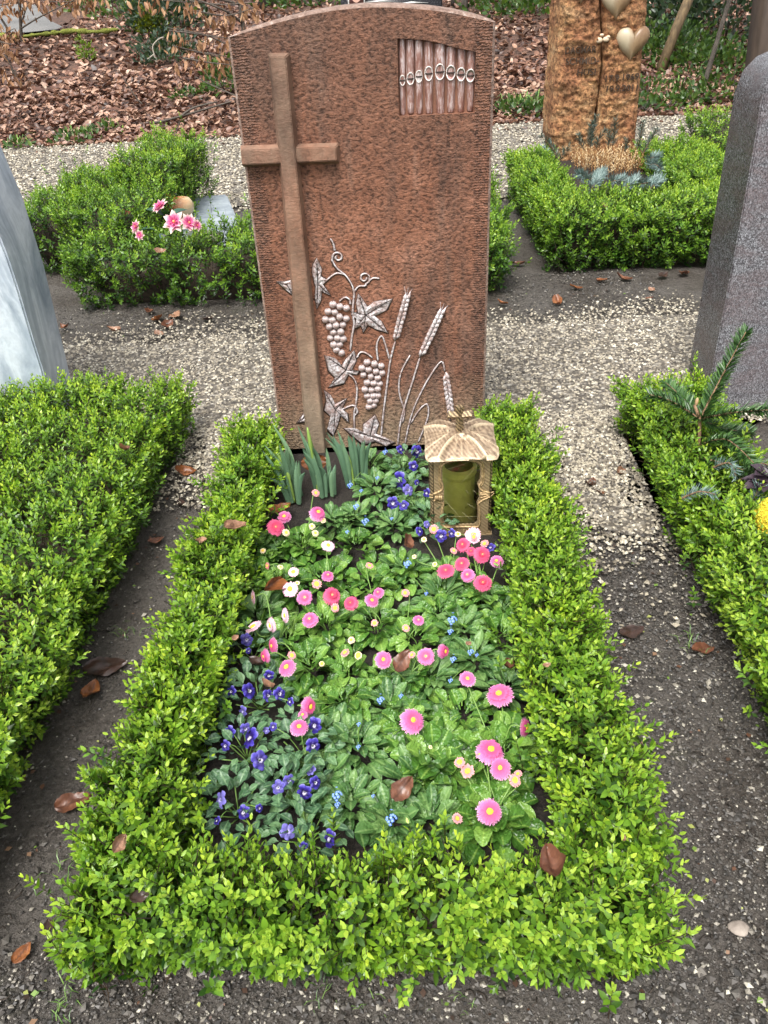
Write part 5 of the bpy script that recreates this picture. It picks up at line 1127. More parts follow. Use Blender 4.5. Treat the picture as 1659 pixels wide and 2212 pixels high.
def fallen(px, py, z, dia, mat, label, tilt=(0, 0), az=None, curl=(.3, .3), seed=None):
    p = zpl(px, py, z); dep = float((R.T@(p-EYE))[2]); L = dia*dep/FPX; seed = seed if seed is not None else int(px+py) % 97
    mb = beech(L, curl[0], curl[1], mat, seed); me = mb.mesh('fallen_leaf', mat); t = link('fallen_leaf', me, None, p); t.rotation_euler = (tilt[0], tilt[1], az if az is not None else random.uniform(0, 6))
    tag(t, label, 'fallen leaf', FLG)
H = .215
fallen(880, 1168, .125, 52, BR1, 'glossy brown leaf standing upright among leaves in front of the lantern', (1.0, .1), 1.4, (.25, .3))
fallen(868, 1428, .11, 58, BR1, 'brown beech leaf propped beside two pink daisies mid bed', (.5, -.3), 1.0, (.2, .3))
fallen(870, 1703, .11, 68, BR1, 'large flat brown beech leaf on the foliage at the front of the bed', (.25, -.1), .9, (.1, .15))
fallen(1097, 1437, .07, 42, BR1, 'dark brown leaf lying between forget-me-nots and hedge', (.2, .3), 1.5, (.4, .6))
fallen(553, 1431, .10, 44, BR4, 'dark purplish brown leaf under the sideways pink daisies', (.4, .1), 2.5, (.3, .4))
fallen(575, 1481, .11, 46, BR3, 'curled tan leaf standing among the violet pansies', (.6, .2), 2.2, (.3, .9))
fallen(583, 1262, .115, 64, BR2, 'narrow rolled rust leaf beside the white eyed daisies', (1.1, .2), 1.1, (.2, 1.6))
fallen(603, 1102, .06, 58, BR2, 'wrinkled rust leaf on the soil behind the rose pompons', (.3, .2), .8, (.4, .5))
fallen(682, 998, .10, 62, BR2, 'rust red leaf leaning against the headstone behind daffodil leaves', (1.1, .0), .1, (.3, .3))
fallen(1188, 1872, H, 92, BR1, 'long curled brown leaf in a gap at the front hedge corner', (.12, .3), 1.65, (.3, .8))
fallen(257, 1822, H, 52, BR3, 'brown ragged leaf on the front hedge corner beside the path', (.7, .2), 1.4, (.2, .5))
fallen(300, 1938, H-.01, 42, BR4, 'dark leaf sunk among shoots of the front hedge', (.3, .3), .4)
fallen(507, 1137, H+.012, 62, BR3, 'pinkish tan leaf caught on the inner hedge beside the daffodils', (.4, .4), .9, (.2, .5))
fallen(432, 1170, H+.01, 40, BR3, 'small tan leaf on the outer side of the narrow bed hedge', (.5, .3), 1.9, (.2, .6))
fallen(268, 972, .25, 40, BR1, 'slim brown leaf lying on top of the broad solid hedge', (.4, .2), 2.4, (.2, .9))
fallen(508, 1378, H, 20, BR3, 'tiny tan leaf on the hedge beside the drooping daisies', (.2, .2), 1.)
fallen(197, 1493, .012, 62, BR2, 'shiny rust brown leaf on the dark soil path between the hedges', (.15, .2), 1.6, (.3, .35))
fallen(158, 1733, .012, 74, BR1, 'wet reddish brown leaf flat on the soil path nearer the front', (.1, .1), .5, (.15, .2))
fallen(48, 2058, .01, 50, BR2, 'half buried reddish leaf on the soil at the front hedge corner', (.05, .1), 1.2, (.1, .1))
fallen(228, 1440, .01, 92, BR4, 'big dark rotten leaf pressed into the soil path', (.05, .05), .2, (.1, .1))
fallen(337, 1168, .012, 36, BR1, 'brown leaf on the soil path at the edge of the solid hedge', (.2, .1), .6)
fallen(402, 1022, .015, 46, BR2, 'orange brown leaf where the soil path meets the gravel', (.2, .2), .1, (.5, .5))
fallen(390, 1087, .01, 30, BR4, 'dark leaf on the soil below the narrow bed hedge', (.1, .1), 2.)
fallen(105, 2000, .01, 34, BR4, 'dark leaf fragment on the front soil', (.1, .1), 2.)
fallen(1518, 1403, .012, 56, BR1, 'brown leaf on the soil path under the fir side hedge', (.2, .2), .3, (.3, .4))
fallen(1365, 1365, .008, 60, BR4, 'dark decayed leaf beside the fir side hedge, farther back', (.05, .05), .4, (.1, .2))
fallen(1180, 1437, .21, 20, BR3, 'tiny tan leaf on the hedge beside the front pink blooms', (.3, .1), .4)
fallen(1275, 1045, .012, 40, BR1, 'reddish brown leaf on the gravel strip near the narrow hedge', (.2, .2), 1.1)
fallen(1296, 1062, .012, 30, BR2, 'curled leaf against the fir side hedge on the gravel', (.3, .2), 2.)
fallen(1340, 1022, .012, 34, BR3, 'tan leaf at the rear of the gravel strip beside the fir side hedge', (.2, .2), .8, (.3, .8))
fallen(1012, 1390, .2, 20, BR3, 'small tan leaf in the foliage near the narrow bed hedge', (.3, .3), 1.)
fallen(1345, 1809, H, 22, BR3, 'small tan leaf on the hedge near its outer front corner', (.5, .2), 1.3)
fallen(1108, 1213, .06, 44, BR2, 'rust leaf on the soil beside the daisy bouquet and hedge', (.3, .2), 1.3)
for px, py, d, m_, lab in [(340, 690, 40, BR2, 'rust leaf at the foot of the back hedge, middle of a small pile'), (380, 683, 44, BR3, 'pale brown leaf on top of the small pile by the back hedge'), (362, 702, 36, BR1, 'brown leaf at the front of the small pile by the back hedge'), (246, 712, 30, BR3, 'tan leaf on the gravel before the back hedge'), (345, 722, 26, BR3, 'tan leaf alone on the gravel in front of the small pile'), (140, 707, 26, BR2, 'rust leaf on the ground near the marble edge'), (322, 672, 32, BR1, 'brown leaf tucked under the back hedge'), (450, 690, 34, BR4, 'dark leaf under the back hedge near the headstone'),
    (1204, 652, 34, BR2, 'reddish leaf lying alone on the soil between headstone and granite stone'), (1347, 602, 34, BR1, 'large brown leaf at the foot of the squared hedge'), (1477, 590, 36, BR1, 'brown leaf at the foot of the squared hedge by the granite stone'), (1432, 596, 30, BR4, 'dark leaf under the squared hedge'), (1243, 622, 28, BR2, 'rust leaf at the corner of the squared hedge'), (1300, 605, 24, BR2, 'small rust leaf below the squared hedge'), (1408, 626, 18, BR3, 'small tan leaf on the soil in front of the squared hedge'), (1402, 645, 20, BR1, 'small brown leaf on gravel before the squared hedge'), (1085, 655, 26, BR2, 'rust leaf beside the edge of the red headstone'), (1120, 570, 30, BR1, 'brown leaf in the soil gap between the two back hedges')]:
    fallen(px, py, .012, d, m_, lab, (random.uniform(-.3, .3), random.uniform(-.3, .3)), None, (.35, .4))
fallen(345, 543, .32, 26, BR3, 'tan leaf resting on the loose back hedge', (.4, .2), .4)
fallen(268, 460, .33, 30, BR2, 'orange brown leaf on the far part of the loose back hedge', (.4, .2), .8)
fallen(1305, 445, .30, 22, BR3, 'pale leaf fragment in front of the spruce sprigs', (.4, .2), .8)

# ------------------------------------------------------------------ conifer sprigs
def needle_mat(name, a, b): M = Mat(name, .42); M.color(M.ramp(M.attr('age'), [(0, a), (1, b)])); return M.m
FIRM = needle_mat('fir_needle', (.010, .042, .009), (.075, .165, .035)); SPRM = needle_mat('blue_spruce_needle', (.05, .09, .08), (.19, .27, .25)); SPRD = needle_mat('dark_spruce_needle', (.03, .055, .04), (.11, .15, .11))
PINEM = needle_mat('pine_needle', (.05, .10, .05), (.16, .23, .10))
M = Mat('twig_bark', .8); M.color(M.ramp(M.noise(M.co(), 90, 3), [(.3, (.10, .055, .03)), (.7, (.30, .18, .10))])); BARK = M.m
def needles(pts, nl, width, per, flat, mat, name, parent, ang=.9):
    pts = [np.array(p, float) for p in smooth_path(pts, 6)]; V = []; F = []; A = []; seg = np.array([np.linalg.norm(pts[i+1]-pts[i]) for i in range(len(pts)-1)]); L = seg.sum(); n = int(L*per); cum = np.concatenate([[0], np.cumsum(seg)])
    for k in range(n):
        s = L*(k+random.random())/n; i = min(len(seg)-1, int(np.searchsorted(cum, s)-1)); i = max(i, 0); t = (s-cum[i])/seg[i]; p = pts[i]*(1-t)+pts[i+1]*t; d = _n(pts[i+1]-pts[i])
        x = _n(np.cross(d, [0, 0, 1.])+1e-6); y = np.cross(x, d)
        a = random.choice((0, PI))+random.gauss(0, flat); o = math.cos(a)*x+math.sin(a)*y*1.; 
        if y.dot([0, 0, 1]) < 0: o = -o
        aa = ang*random.uniform(.75, 1.2); v = d*math.cos(aa)+o*math.sin(aa)+np.array([0, 0, .12]); l = nl*random.uniform(.75, 1.1)*(1 if s < L*.93 else .75); w_ = _n(np.cross(v, [random.gauss(0, .5), random.gauss(0, .5), 1]))*width
        q = len(V); m = p+v*l*.55; V += [p-w_*.5, p+w_*.5, m+w_, m-w_, p+v*l]; g = random.random(); A += [g*.5]*2+[g]*2+[g]; F += [(q, q+1, q+2, q+3), (q+3, q+2, q+4)]
    mb = MB(); mb.add(V, F, A); tw = MB(); tw.tube(pts, [.0032*(1-.6*i/len(pts)) for i in range(len(pts))], 5); tg = tw.build('twig', BARK, parent); o = link(name, mb.mesh(name, mat, False, wloc(parent)), tg); o['kind'] = 'stuff'
fx = empty('fir_branch', ypl(1510, 960, 1.9), 'large dark green fir branch with five twigs lying against the granite stone', 'fir branch')
J = (1512, 905)
for (tx_, ty_, Yt, mid) in [(1612, 716, 1.95, (1560, 815)), (1402, 852, 1.92, (1450, 872)), (1437, 826, 2.05, (1478, 868)), (1675, 885, 1.75, (1590, 895)), (1625, 935, 1.85, (1560, 930))]:
    needles([ypl(*J, 1.9), ypl(*mid, (1.9+Yt)/2)+np.array([0, 0, .006]), ypl(tx_, ty_, Yt)], .036, .0017, 2500, .38, FIRM, 'needles', fx, .95)
needles([ypl(1515, 960, 1.85), ypl(1570, 950, 1.8), ypl(1628, 1000, 1.7)], .034, .0017, 2400, .42, FIRM, 'needles', fx)
needles([ypl(1515, 990, 1.82), ypl(1560, 1000, 1.76), ypl(1612, 1018, 1.7)], .034, .0017, 2400, .42, FIRM, 'needles', fx)
mb = MB(); mb.tube([ypl(1508, 985, 1.88), ypl(1511, 940, 1.89), ypl(*J, 1.9), ypl(1500, 875, 1.9)], [.004, .0048, .0048, .0035], 8); mb.build('stem', BARK, fx)
mb = MB(); q = ypl(1505, 868, 1.9); mb.sphere(q, (.005, .005, .013), 8, 6); M = Mat('fir_bud', .6); M.color((.42, .27, .14)); mb.build('bud', M.m, fx)
px_ = empty('pine_branch', ypl(1600, 1010, 1.75), 'lighter long-needled pine twig below the fir branch', 'fir branch')
needles([ypl(1560, 940, 1.85), ypl(1610, 985, 1.76), ypl(1650, 1040, 1.68)], .038, .0008, 1900, .9, PINEM, 'needles', px_, .75)
needles([ypl(1575, 1020, 1.78), ypl(1620, 1000, 1.72), ypl(1665, 1005, 1.68)], .04, .0008, 1100, .9, PINEM, 'needles', px_, .8)
needles([ypl(1580, 1050, 1.72), ypl(1600, 1035, 1.7), ypl(1640, 1030, 1.66)], .035, .0008, 1100, .9, PINEM, 'needles', px_, .8)
bx_ = empty('blue_spruce_twig', ypl(1620, 1100, 1.6), 'stiff blue-green noble fir twig next to the yellow cushion', 'fir branch')
needles([ypl(1600, 1090, 1.62), ypl(1625, 1085, 1.6), ypl(1640, 1050, 1.62)], .03, .0012, 1900, .9, SPRM, 'needles', bx_, .9); needles([ypl(1590, 1150, 1.55), ypl(1620, 1130, 1.55), ypl(1650, 1105, 1.55)], .03, .0012, 1900, .9, SPRM, 'needles', bx_, .9); needles([ypl(1600, 1180, 1.5), ypl(1630, 1165, 1.5), ypl(1648, 1150, 1.5)], .028, .0012, 1600, .9, SPRM, 'needles', bx_, .9)
bx_ = empty('blue_spruce_twig', ypl(1500, 1070, 1.6), 'blue-green twig half buried in the fir side hedge', 'fir branch')
needles([ypl(1470, 1078, 1.62), ypl(1510, 1062, 1.6), ypl(1545, 1068, 1.58)], .026, .001, 1500, .9, SPRM, 'needles', bx_, .9); needles([ypl(1540, 1010, 1.68), ypl(1575, 1000, 1.66), ypl(1590, 1030, 1.64)], .026, .001, 1500, .9, SPRM, 'needles', bx_, .9)
bx_ = empty('blue_spruce_twig', ypl(1640, 1240, 1.4), 'pale blue-green twig at the frame edge below the yellow cushion', 'fir branch')
needles([ypl(1625, 1225, 1.4), ypl(1650, 1245, 1.38), ypl(1690, 1270, 1.36)], .03, .001, 1600, .9, SPRM, 'needles', bx_, .9)
# yellow cushion and dark foliage at the frame edge
M = Mat('yellow_moss', .8); g = M.noise(M.co(), 160, 3, .7); M.color(M.ramp(g, [(.3, (.35, .22, .01)), (.6, (.72, .55, .03))])); M.bump(g, 1, .006)
c = ypl(1672, 1120, 1.52); mb = MB(); mb.sphere((0, 0, 0), 1., 20, 14); mb.v = [tuple(np.array(p)*np.array([.045, .045, .055])*(1+.06*noise.noise(tuple(np.array(p)*6)))) for p in mb.v]
yc_ = empty('yellow_cushion', c, 'bright yellow mossy cushion at the frame edge beside the fir twigs', 'grave ornament'); link('cushion', mb.mesh('cushion', M.m), yc_)
mb = MB(); r = random.Random(2)
for k in range(500):
    d = _n([r.gauss(0, 1), r.gauss(0, 1), r.gauss(0, 1)]); p = c+d*np.array([.045, .045, .055]); mb.sphere(p, r.uniform(.002, .0035), 4, 3)
M = Mat('yellow_tuft', .7); M.color((.70, .54, .04)); o = mb.build('tuft', M.m, yc_); o['kind'] = 'stuff'
M = Mat('purple_leaf', .35); M.color((.045, .03, .04)); mb = MB(); t = empty('purple_leaf_plant', ypl(1650, 1040, 1.65), 'dark purple leafed plant just inside the frame edge by the pine twig', 'plant')
for k in range(9):
    me = blade_mesh('leaf', .06, oval, M.m, 6, .5, .2, .01, 4, k); put_leaf(me, t, (random.uniform(-.01, .03), random.uniform(-.02, .02), 0), random.uniform(1.5, 4.6), random.uniform(.1, .7), random.uniform(.8, 1.2))
# spruce ring and dried heather in front of the rough stone
UPL = ['tallest dark spruce sprig, standing right under the crack', 'dark spruce sprig just beside the tallest one under the crack', 'dark spruce sprig slanting from the crack towards the date', 'second tallest dark spruce sprig, upright below the date', 'short dark spruce sprig below the carved name', 'dark spruce sprig between the two tallest upright ones', 'small pointed dark spruce sprig rising from the heather', 'tall thin dark sprig beside the stone edge, outside its face', 'outermost dark sprig slanting away from the stone over the hedge', 'dark sprig fanning out past the lower corner of the stone', 'dark sprig slanting from the stone corner towards the heather']
LOL = ['bluish sprig on the hedge at the stone corner, upper one', 'bluish sprig on the hedge at the stone corner, lower one', 'bluish sprig beside the pale petals at the heather edge', 'bluish sprig pointing up into the front of the heather', 'frontmost bluish sprig, slanting over the hedge front', 'bluish sprig lying flat along the middle of the heather front', 'bluish sprig low in the hedge below the heather middle', 'bluish sprig at the front of the heather on the granite stone side', 'lowest bluish sprig nearest the granite stone', 'bluish sprig at the heather side, lower of two', 'bluish sprig at the heather side, upper of two']
SG1, SG2 = 'upright spruce sprigs behind the dried heather', 'blue spruce sprigs laid before the dried heather'
def sprig(pts, mat, lab, grp, nl=.02, per=1400):
    e = empty('spruce_sprig', pts[0], lab, 'spruce sprig', grp); needles(pts, nl, .0016, per, 1.2, mat, 'needles', e, .95)
zz = lambda zx, zy, Y: ypl(*Z6(zx, zy), Y)
for a, m, b, Y in [((720, 1500), (715, 1390), (770, 1190), 5.4), ((700, 1520), (700, 1400), (715, 1260), 5.35), ((760, 1540), (790, 1420), (860, 1340), 5.2), ((930, 1500), (945, 1380), (962, 1230), 5.35), ((640, 1540), (600, 1460), (580, 1385), 5.2), ((880, 1510), (900, 1450), (880, 1370), 5.3), ((1060, 1560), (1075, 1500), (1080, 1440), 5.1), ((1180, 1540), (1215, 1420), (1240, 1255), 5.3), ((1240, 1580), (1310, 1460), (1390, 1330), 5.2), ((370, 1640), (310, 1520), (195, 1400), 5.2), ((390, 1660), (430, 1560), (500, 1500), 5.1)]:
    sprig([zz(*a, Y), zz(*m, Y), zz(*b, Y)], SPRD, UPL.pop(0), SG1, .042, 1000)
for a, m, b, z in [((330, 1640), (270, 1590), (190, 1520), .2), ((360, 1690), (300, 1640), (240, 1570), .2), ((560, 1790), (620, 1800), (680, 1850), .3), ((640, 1860), (740, 1830), (850, 1760), .32), ((700, 1960), (740, 1900), (830, 1800), .34), ((880, 1890), (950, 1860), (1060, 1840), .32), ((1010, 1950), (1100, 1900), (1180, 1840), .33), ((1180, 1900), (1290, 1880), (1400, 1850), .33), ((1300, 1960), (1360, 1900), (1440, 1850), .33), ((1290, 1700), (1370, 1690), (1430, 1740), .3), ((1280, 1650), (1340, 1620), (1410, 1600), .3)]:
    sprig([zpl(*Z6(*a), z), zpl(*Z6(*m), z+.03), zpl(*Z6(*b), z+.02)], SPRM, LOL.pop(0), SG2, .046, 1300)
M = Mat('dry_heather', .8); M.color(M.ramp(M.attr('age'), [(0, (.10, .045, .02)), (.35, (.34, .17, .06)), (.65, (.62, .42, .20)), (1, (.82, .66, .42))])); HEA = M.m
he = empty('dried_heather', zpl(*Z6(900, 1700), .15), 'round clump of dried golden brown heather under the rough orange stone', 'heather'); hb_ = np.array(he.location); mb = MB()
for k in range(430):
    zx, zy = random.uniform(520, 1300), random.uniform(1585, 1830)
    if ((zx-910)/400)**2+((zy-1705)/125)**2 > 1: continue
    b = zpl(*Z6(zx, zy), .17); hgt = random.uniform(.07, .13); lx = random.gauss(0, .012)+(zx-910)*.00004; g = random.random(); pts = [b, b+np.array([lx*.5, 0, hgt*.5]), b+np.array([lx, -.005, hgt])]
    mb.tube(pts, .0012, 3, False, .2)
    for j in range(9):
        t_ = .3+.7*j/9; c = b+np.array([lx*t_+random.gauss(0, .004), random.gauss(0, .004), hgt*t_]); rr = random.uniform(.003, .0052); mb.add([c+np.array(v)*rr for v in ((1, 0, 0), (-1, 0, 0), (0, 1, 0), (0, -1, 0), (0, 0, 1.3), (0, 0, -1.3))], OCF.tolist(), min(1, max(0, g*.7+random.uniform(0, .4))))
o = mb.build('flower_spikes', HEA, he, False); o['kind'] = 'stuff'
# artificial flowers in the back plot
af = empty('artificial_flowers', zpl(385, 478, .2), 'pink and white pointed artificial flowers with dark leaves on the back hedge', 'artificial flowers')
ab = np.array(af.location); AP = petal_mat('silk_petal', [(0, (.50, .02, .17)), (.35, (.66, .18, .34)), (.62, (.76, .55, .50)), (1, (.80, .70, .58))])
def silk(px, py, dia, face):
    p = zpl(px, py, .37); dep = float((R.T@(p-EYE))[2]); rad = dia/2*dep/FPX; mb = MB()
    for ring_, (n, r1, z1) in enumerate(((7, 1., .1), (6, .78, .35), (5, .45, .5))):
        for i in range(n):
            a = 2*PI*(i+.4*ring_)/n; ca, sa = math.cos(a), math.sin(a); P_ = lambda r_, o_, z: (r_*ca-o_*sa, r_*sa+o_*ca, z); w_ = .30*r1
            mb.add([P_(.06, 0, .05), P_(.5*r1, -w_, z1*.5+.06), P_(.5*r1, 0, z1*.5), P_(.5*r1, w_, z1*.5+.06), P_(r1, 0, z1)], [(0, 1, 2), (0, 2, 3), (1, 4, 2), (2, 4, 3)], [0, .45*r1, .3*r1, .45*r1, r1])
    o = link('flower', mb.mesh('petals', AP, False), af, p-ab); o.scale = (rad,)*3; o.rotation_euler = Vector(_n(face)).to_track_quat('Z', 'Y').to_euler()
    e = MB(); e.sphere((0, 0, .15), .12, 8, 5); M_ = EYE_C; link('flower_eye', e.mesh('flower_eye', M_), o)
silk(377, 480, 56, (-.1, -.8, .6)); silk(408, 482, 46, (.5, -.6, .5)); silk(346, 447, 46, (-.4, -.3, .8)); silk(294, 490, 34, (-.6, -.6, .5)); silk(302, 508, 26, (-.2, -.9, .3)); silk(425, 487, 28, (.8, -.5, .4))
M = Mat('silk_leaf', .35); M.color((.025, .075, .045))
for px, py, az, s in ((352, 465, 2.8, 1.6), (368, 470, .6, 1.5), (340, 500, 3.6, 1.2), (395, 510, 5.4, 1.4), (370, 512, 4.4, 1.3)):
    put_leaf(blade_mesh('leaf', .07, oval, M.m, 6, .6, .2, .0, 4, 1), af, zpl(px, py, .33)-ab, az, .5, s)
M = Mat('glazed_pot', .25); sp = M.n('SeparateXYZ'); M.put(sp.inputs[0], M.co()); nn_ = M.noise(M.co(), 14, 3); f = M.math('ADD', M.math('MULTIPLY', sp.outputs[0], -5.), M.math('MULTIPLY', nn_, .9)); M.color(M.ramp(f, [(.15, (.52, .40, .24)), (.4, (.50, .26, .13)), (.6, (.42, .07, .025))]))
p = zpl(390, 446, .24); mb = MB(); nu = 20; prof_ = [(0, -.06), (.05, -.055), (.075, -.02), (.078, .015), (.06, .045), (.03, .052), (.0, .045)]; V = [(r_*math.cos(2*PI*i/nu)*(1+.05*math.cos(6*2*PI*i/nu)), r_*math.sin(2*PI*i/nu), z) for r_, z in prof_ for i in range(nu)]
mb.add(V, [(j*nu+i, j*nu+(i+1) % nu, (j+1)*nu+(i+1) % nu, (j+1)*nu+i) for j in range(len(prof_)-1) for i in range(nu)])
orn = empty('round_ornament', p, 'round glazed ornament in cream and orange red behind the artificial flowers', 'ornament'); link('body', mb.mesh('body', M.m), orn)
mb = MB(); mb.add([(-.075, -.02, .05), (-.03, -.04, .055), (-.045, .0, .075), (-.085, .02, .07), (-.06, -.01, .04)], [(0, 1, 2), (0, 2, 3), (0, 4, 1), (4, 2, 1), (0, 3, 4), (3, 2, 4)]); M = Mat('red_glaze', .3); M.color((.66, .11, .04)); link('crest', mb.mesh('crest', M.m), orn)

# ------------------------------------------------------------------ leafy bank, road, background plants
LV = np.array([[-.5, 0, .02], [-.2, -.30, .0], [.22, -.27, .05], [.55, 0, -.02], [.22, .27, .06], [-.2, .30, .02], [-.2, 0, -.05], [.22, 0, -.06]])
LF = np.array([[0, 1, 6], [0, 6, 5], [1, 2, 7], [1, 7, 6], [6, 7, 4], [6, 4, 5], [2, 3, 7], [7, 3, 4]])
def litter(name, n, xr_, yr, s, mat, cond=None, lift=.03):
    P = np.stack([rng.uniform(*xr_, n), yr[0]+(yr[1]-yr[0])*rng.uniform(size=n)**1.5, np.zeros(n)], 1)
    if cond: P = P[[cond(p) for p in P]]
    n = len(P); P[:, 2] = [gz(p[0], p[1]) for p in P]; P[:, 2] += rng.uniform(0, lift, n)
    Mx = rotm(np.stack([rng.normal(0, .5, n), rng.normal(-.12, .5, n), np.ones(n)], 1)); S = rng.uniform(s[0], s[1], n)
    V = LV[None]*np.stack([np.ones(n), rng.uniform(.7, 1.1, n), rng.uniform(.3, 2.6, n)], 1)[:, None, :]
    V = np.einsum('nij,nmj->nmi', Mx, V)*S[:, None, None]+P[:, None, :]; F = (LF[None]+(np.arange(n)*8)[:, None, None]).reshape(-1, 3)
    patch = fnoise(P, 1.1, 7)*.16; A = np.clip(rng.beta(1.7, 1.9, n)+patch, 0, 1)
    o = link(name, npmesh(name, V.reshape(-1, 3), [F], mat, True, {'age': np.repeat(A, 8)})); o['kind'] = 'stuff'
def on_road(p):
    return p[0] < -6.5 and 16.2 < p[1]+.12*(p[0]+6) < 20.5
litter('leaf_litter', 15000, (-6, 6.2), (8.6, 11.5), (.06, .10), LITTER)
litter('leaf_litter', 21000, (-10.5, 8.5), (11, 22), (.08, .125), LITTER, lambda p: not on_road(p))
litter('leaf_litter', 500, (-4.5, 4.5), (8.2, 8.9), (.05, .08), LITTER, None, .012)
M = Mat('asphalt', .55); a = M.noise(M.co(), 1.5, 3); b = M.noise(M.co(), 160, 3); M.color(M.mix(.5, M.ramp(a, [(.3, (.10, .098, .094)), (.7, (.18, .175, .165))]), M.ramp(b, [(.3, .6), (.7, 1.3)]), 'MULTIPLY')); M.bump(b, .6, .008); ASPH = M.m
def strip(name, pix, w, lift, mat, th=.0):
    mb = MB(); V = []
    for (px, py, w_) in pix: p = gpt(px, py); V += [(p[0], p[1], gz(p[0], p[1])+lift), (p[0]-.0, p[1]+w_, gz(p[0], p[1]+w_)+lift)]
    mb.add(V, [(2*i, 2*i+2, 2*i+3, 2*i+1) for i in range(len(pix)-1)]); o = mb.build(name, mat); o['kind'] = 'structure'
def roadline(x): return 16.15-.12*(x+6)
mb = MB(); V = []
xs = np.linspace(-30, -6.2, 40)
for x in xs:
    for k in range(6): y = roadline(x)+.0+4.*k/5*min(1, max(.08, (-6.2-x)/2.)); V.append((x, y, gz(x, y)+.09))
mb.add(V, [(6*i+k, 6*i+6+k, 6*i+7+k, 6*i+1+k) for i in range(len(xs)-1) for k in range(5)]); o = mb.build('road', ASPH); o['kind'] = 'structure'
M = Mat('bright_moss', .9); g = M.noise(M.co(), 60, 4, .7); M.color(M.ramp(g, [(.3, (.09, .11, .012)), (.7, (.26, .28, .04))])); M.bump(g, 1, .02); MOSS = M.m
mb = MB()
for i, x in enumerate(np.linspace(-9, -5.1, 60)):
    y = roadline(x)-.12+.05*math.sin(x*5); mb.sphere((x, y, gz(x, y)+.05), (random.uniform(.05, .12), random.uniform(.04, .08), random.uniform(.015, .05)), 7, 5)
tag(mb.build('mossy_edge', MOSS), kind='stuff')
def leafcloud(P, D, S, tplV, tplF, mat, name, parent, ages, kind='stuff'):
    Mx = rotm(D); V, F, A = stamp(tplV, [tplF], np.zeros(len(tplV)), Mx, P, S)
    o = link(name, npmesh(name, V-np.array(wloc(parent)) if parent else V, F, mat, True, {'age': np.repeat(ages, len(tplV)), 'hue': np.full(len(V), .5)}), parent)
    if kind: o['kind'] = kind
    return o
# leaf hanging: length along -z of local... template along +z
HL = np.stack([LV[:, 1]*.68, LV[:, 2], LV[:, 0]+.5], 1)
M = Mat('sapling_bark', .8); M.color(M.ramp(M.noise(M.co(), 40, 4), [(.3, (.035, .028, .022)), (.7, (.11, .09, .07))])); SBARK = M.m
M = Mat('trunk_bark', .9); b = M.noise(M.co((1, 1, .25)), 22, 5, .7); M.color(M.ramp(b, [(.3, (.03, .025, .02)), (.7, (.12, .10, .08))])); M.bump(b, 1, .03); TBARK = M.m
def sapling(label, base, limbs, leaves_at, n, spread, size, cat='sapling', name='beech_sapling', Yd=0., group='beech saplings with withered leaves'):
    """limbs: pixel polylines at depth base Y"""
    t = empty(name, base, label, cat, group); Yb = base[1]; mb = MB()
    for pl, r0, r1 in limbs:
        pts = smooth_path([ypl(px, py, Yb+dy) for px, py, dy in pl], 4); m = len(pts); mb.tube(pts, [r0+(r1-r0)*i/m for i in range(m)], 6)
    mb.build('trunk', SBARK, t); P = []
    for pl in leaves_at:
        pts = [ypl(px, py, Yb+dy) for px, py, dy in pl]
        pts = smooth_path(pts, 6)
        for k in range(n): q = random.choice(pts); P.append(q+np.array([random.gauss(0, spread), random.gauss(0, spread), random.gauss(-.04, spread*.6)]))
    tw = MB()
    for pl in leaves_at: pts = smooth_path([ypl(px, py, Yb+dy) for px, py, dy in pl], 3); tw.tube(pts, [.009-.006*i/len(pts) for i in range(len(pts))], 4)
    tw.build('twig', SBARK, t)
    P = np.array(P); k = len(P); D = np.stack([rng.normal(0, .45, k), rng.normal(0, .45, k), -np.ones(k)], 1)
    leafcloud(P, D, rng.uniform(size*.7, size*1.2, k), HL, LF, HANGLEAF, 'withered_leaves', t, np.clip(rng.normal(.5, .25, k), 0, 1))
b1 = gpt(45, 95)
sapling('beech sapling with orange withered leaves at the road edge', b1, [([(48, 100, 0), (45, 60, 0), (42, 0, 0), (40, -120, 0)], .03, .018), ([(38, 98, 0), (15, 60, 0), (-10, 20, 0)], .025, .015), ([(45, 62, 0), (80, 40, -.3), (130, 15, -.6), (180, -10, -.8)], .014, .006), ([(47, 50, 0), (60, 10, .2), (90, -40, .4)], .014, .008)],
        [[(0, 12, -.3), (40, 5, 0), (80, 12, 0)], [(60, -6, -.2), (120, 4, -.4), (170, 2, -.6)], [(0, 0, 0), (60, -14, 0), (120, -16, 0)], [(10, 72, -.2), (30, 62, 0)], [(150, -6, 0), (215, 0, 0)]], 55, .12, .11)
b2 = gpt(45, 190)
sapling('thin beech twig with drooping orange leaves low on the bank', b2, [([(46, 192, 0), (32, 160, 0), (18, 130, 0), (2, 90, 0)], .012, .005)], [[(30, 165, 0), (22, 140, 0), (10, 120, 0)], [(30, 150, 0), (40, 165, 0)], [(0, 90, 0), (20, 95, 0)]], 16, .08, .10)
b3 = np.array(ypl(545, 215, 10.)); b3[2] = gz(b3[0], b3[1])
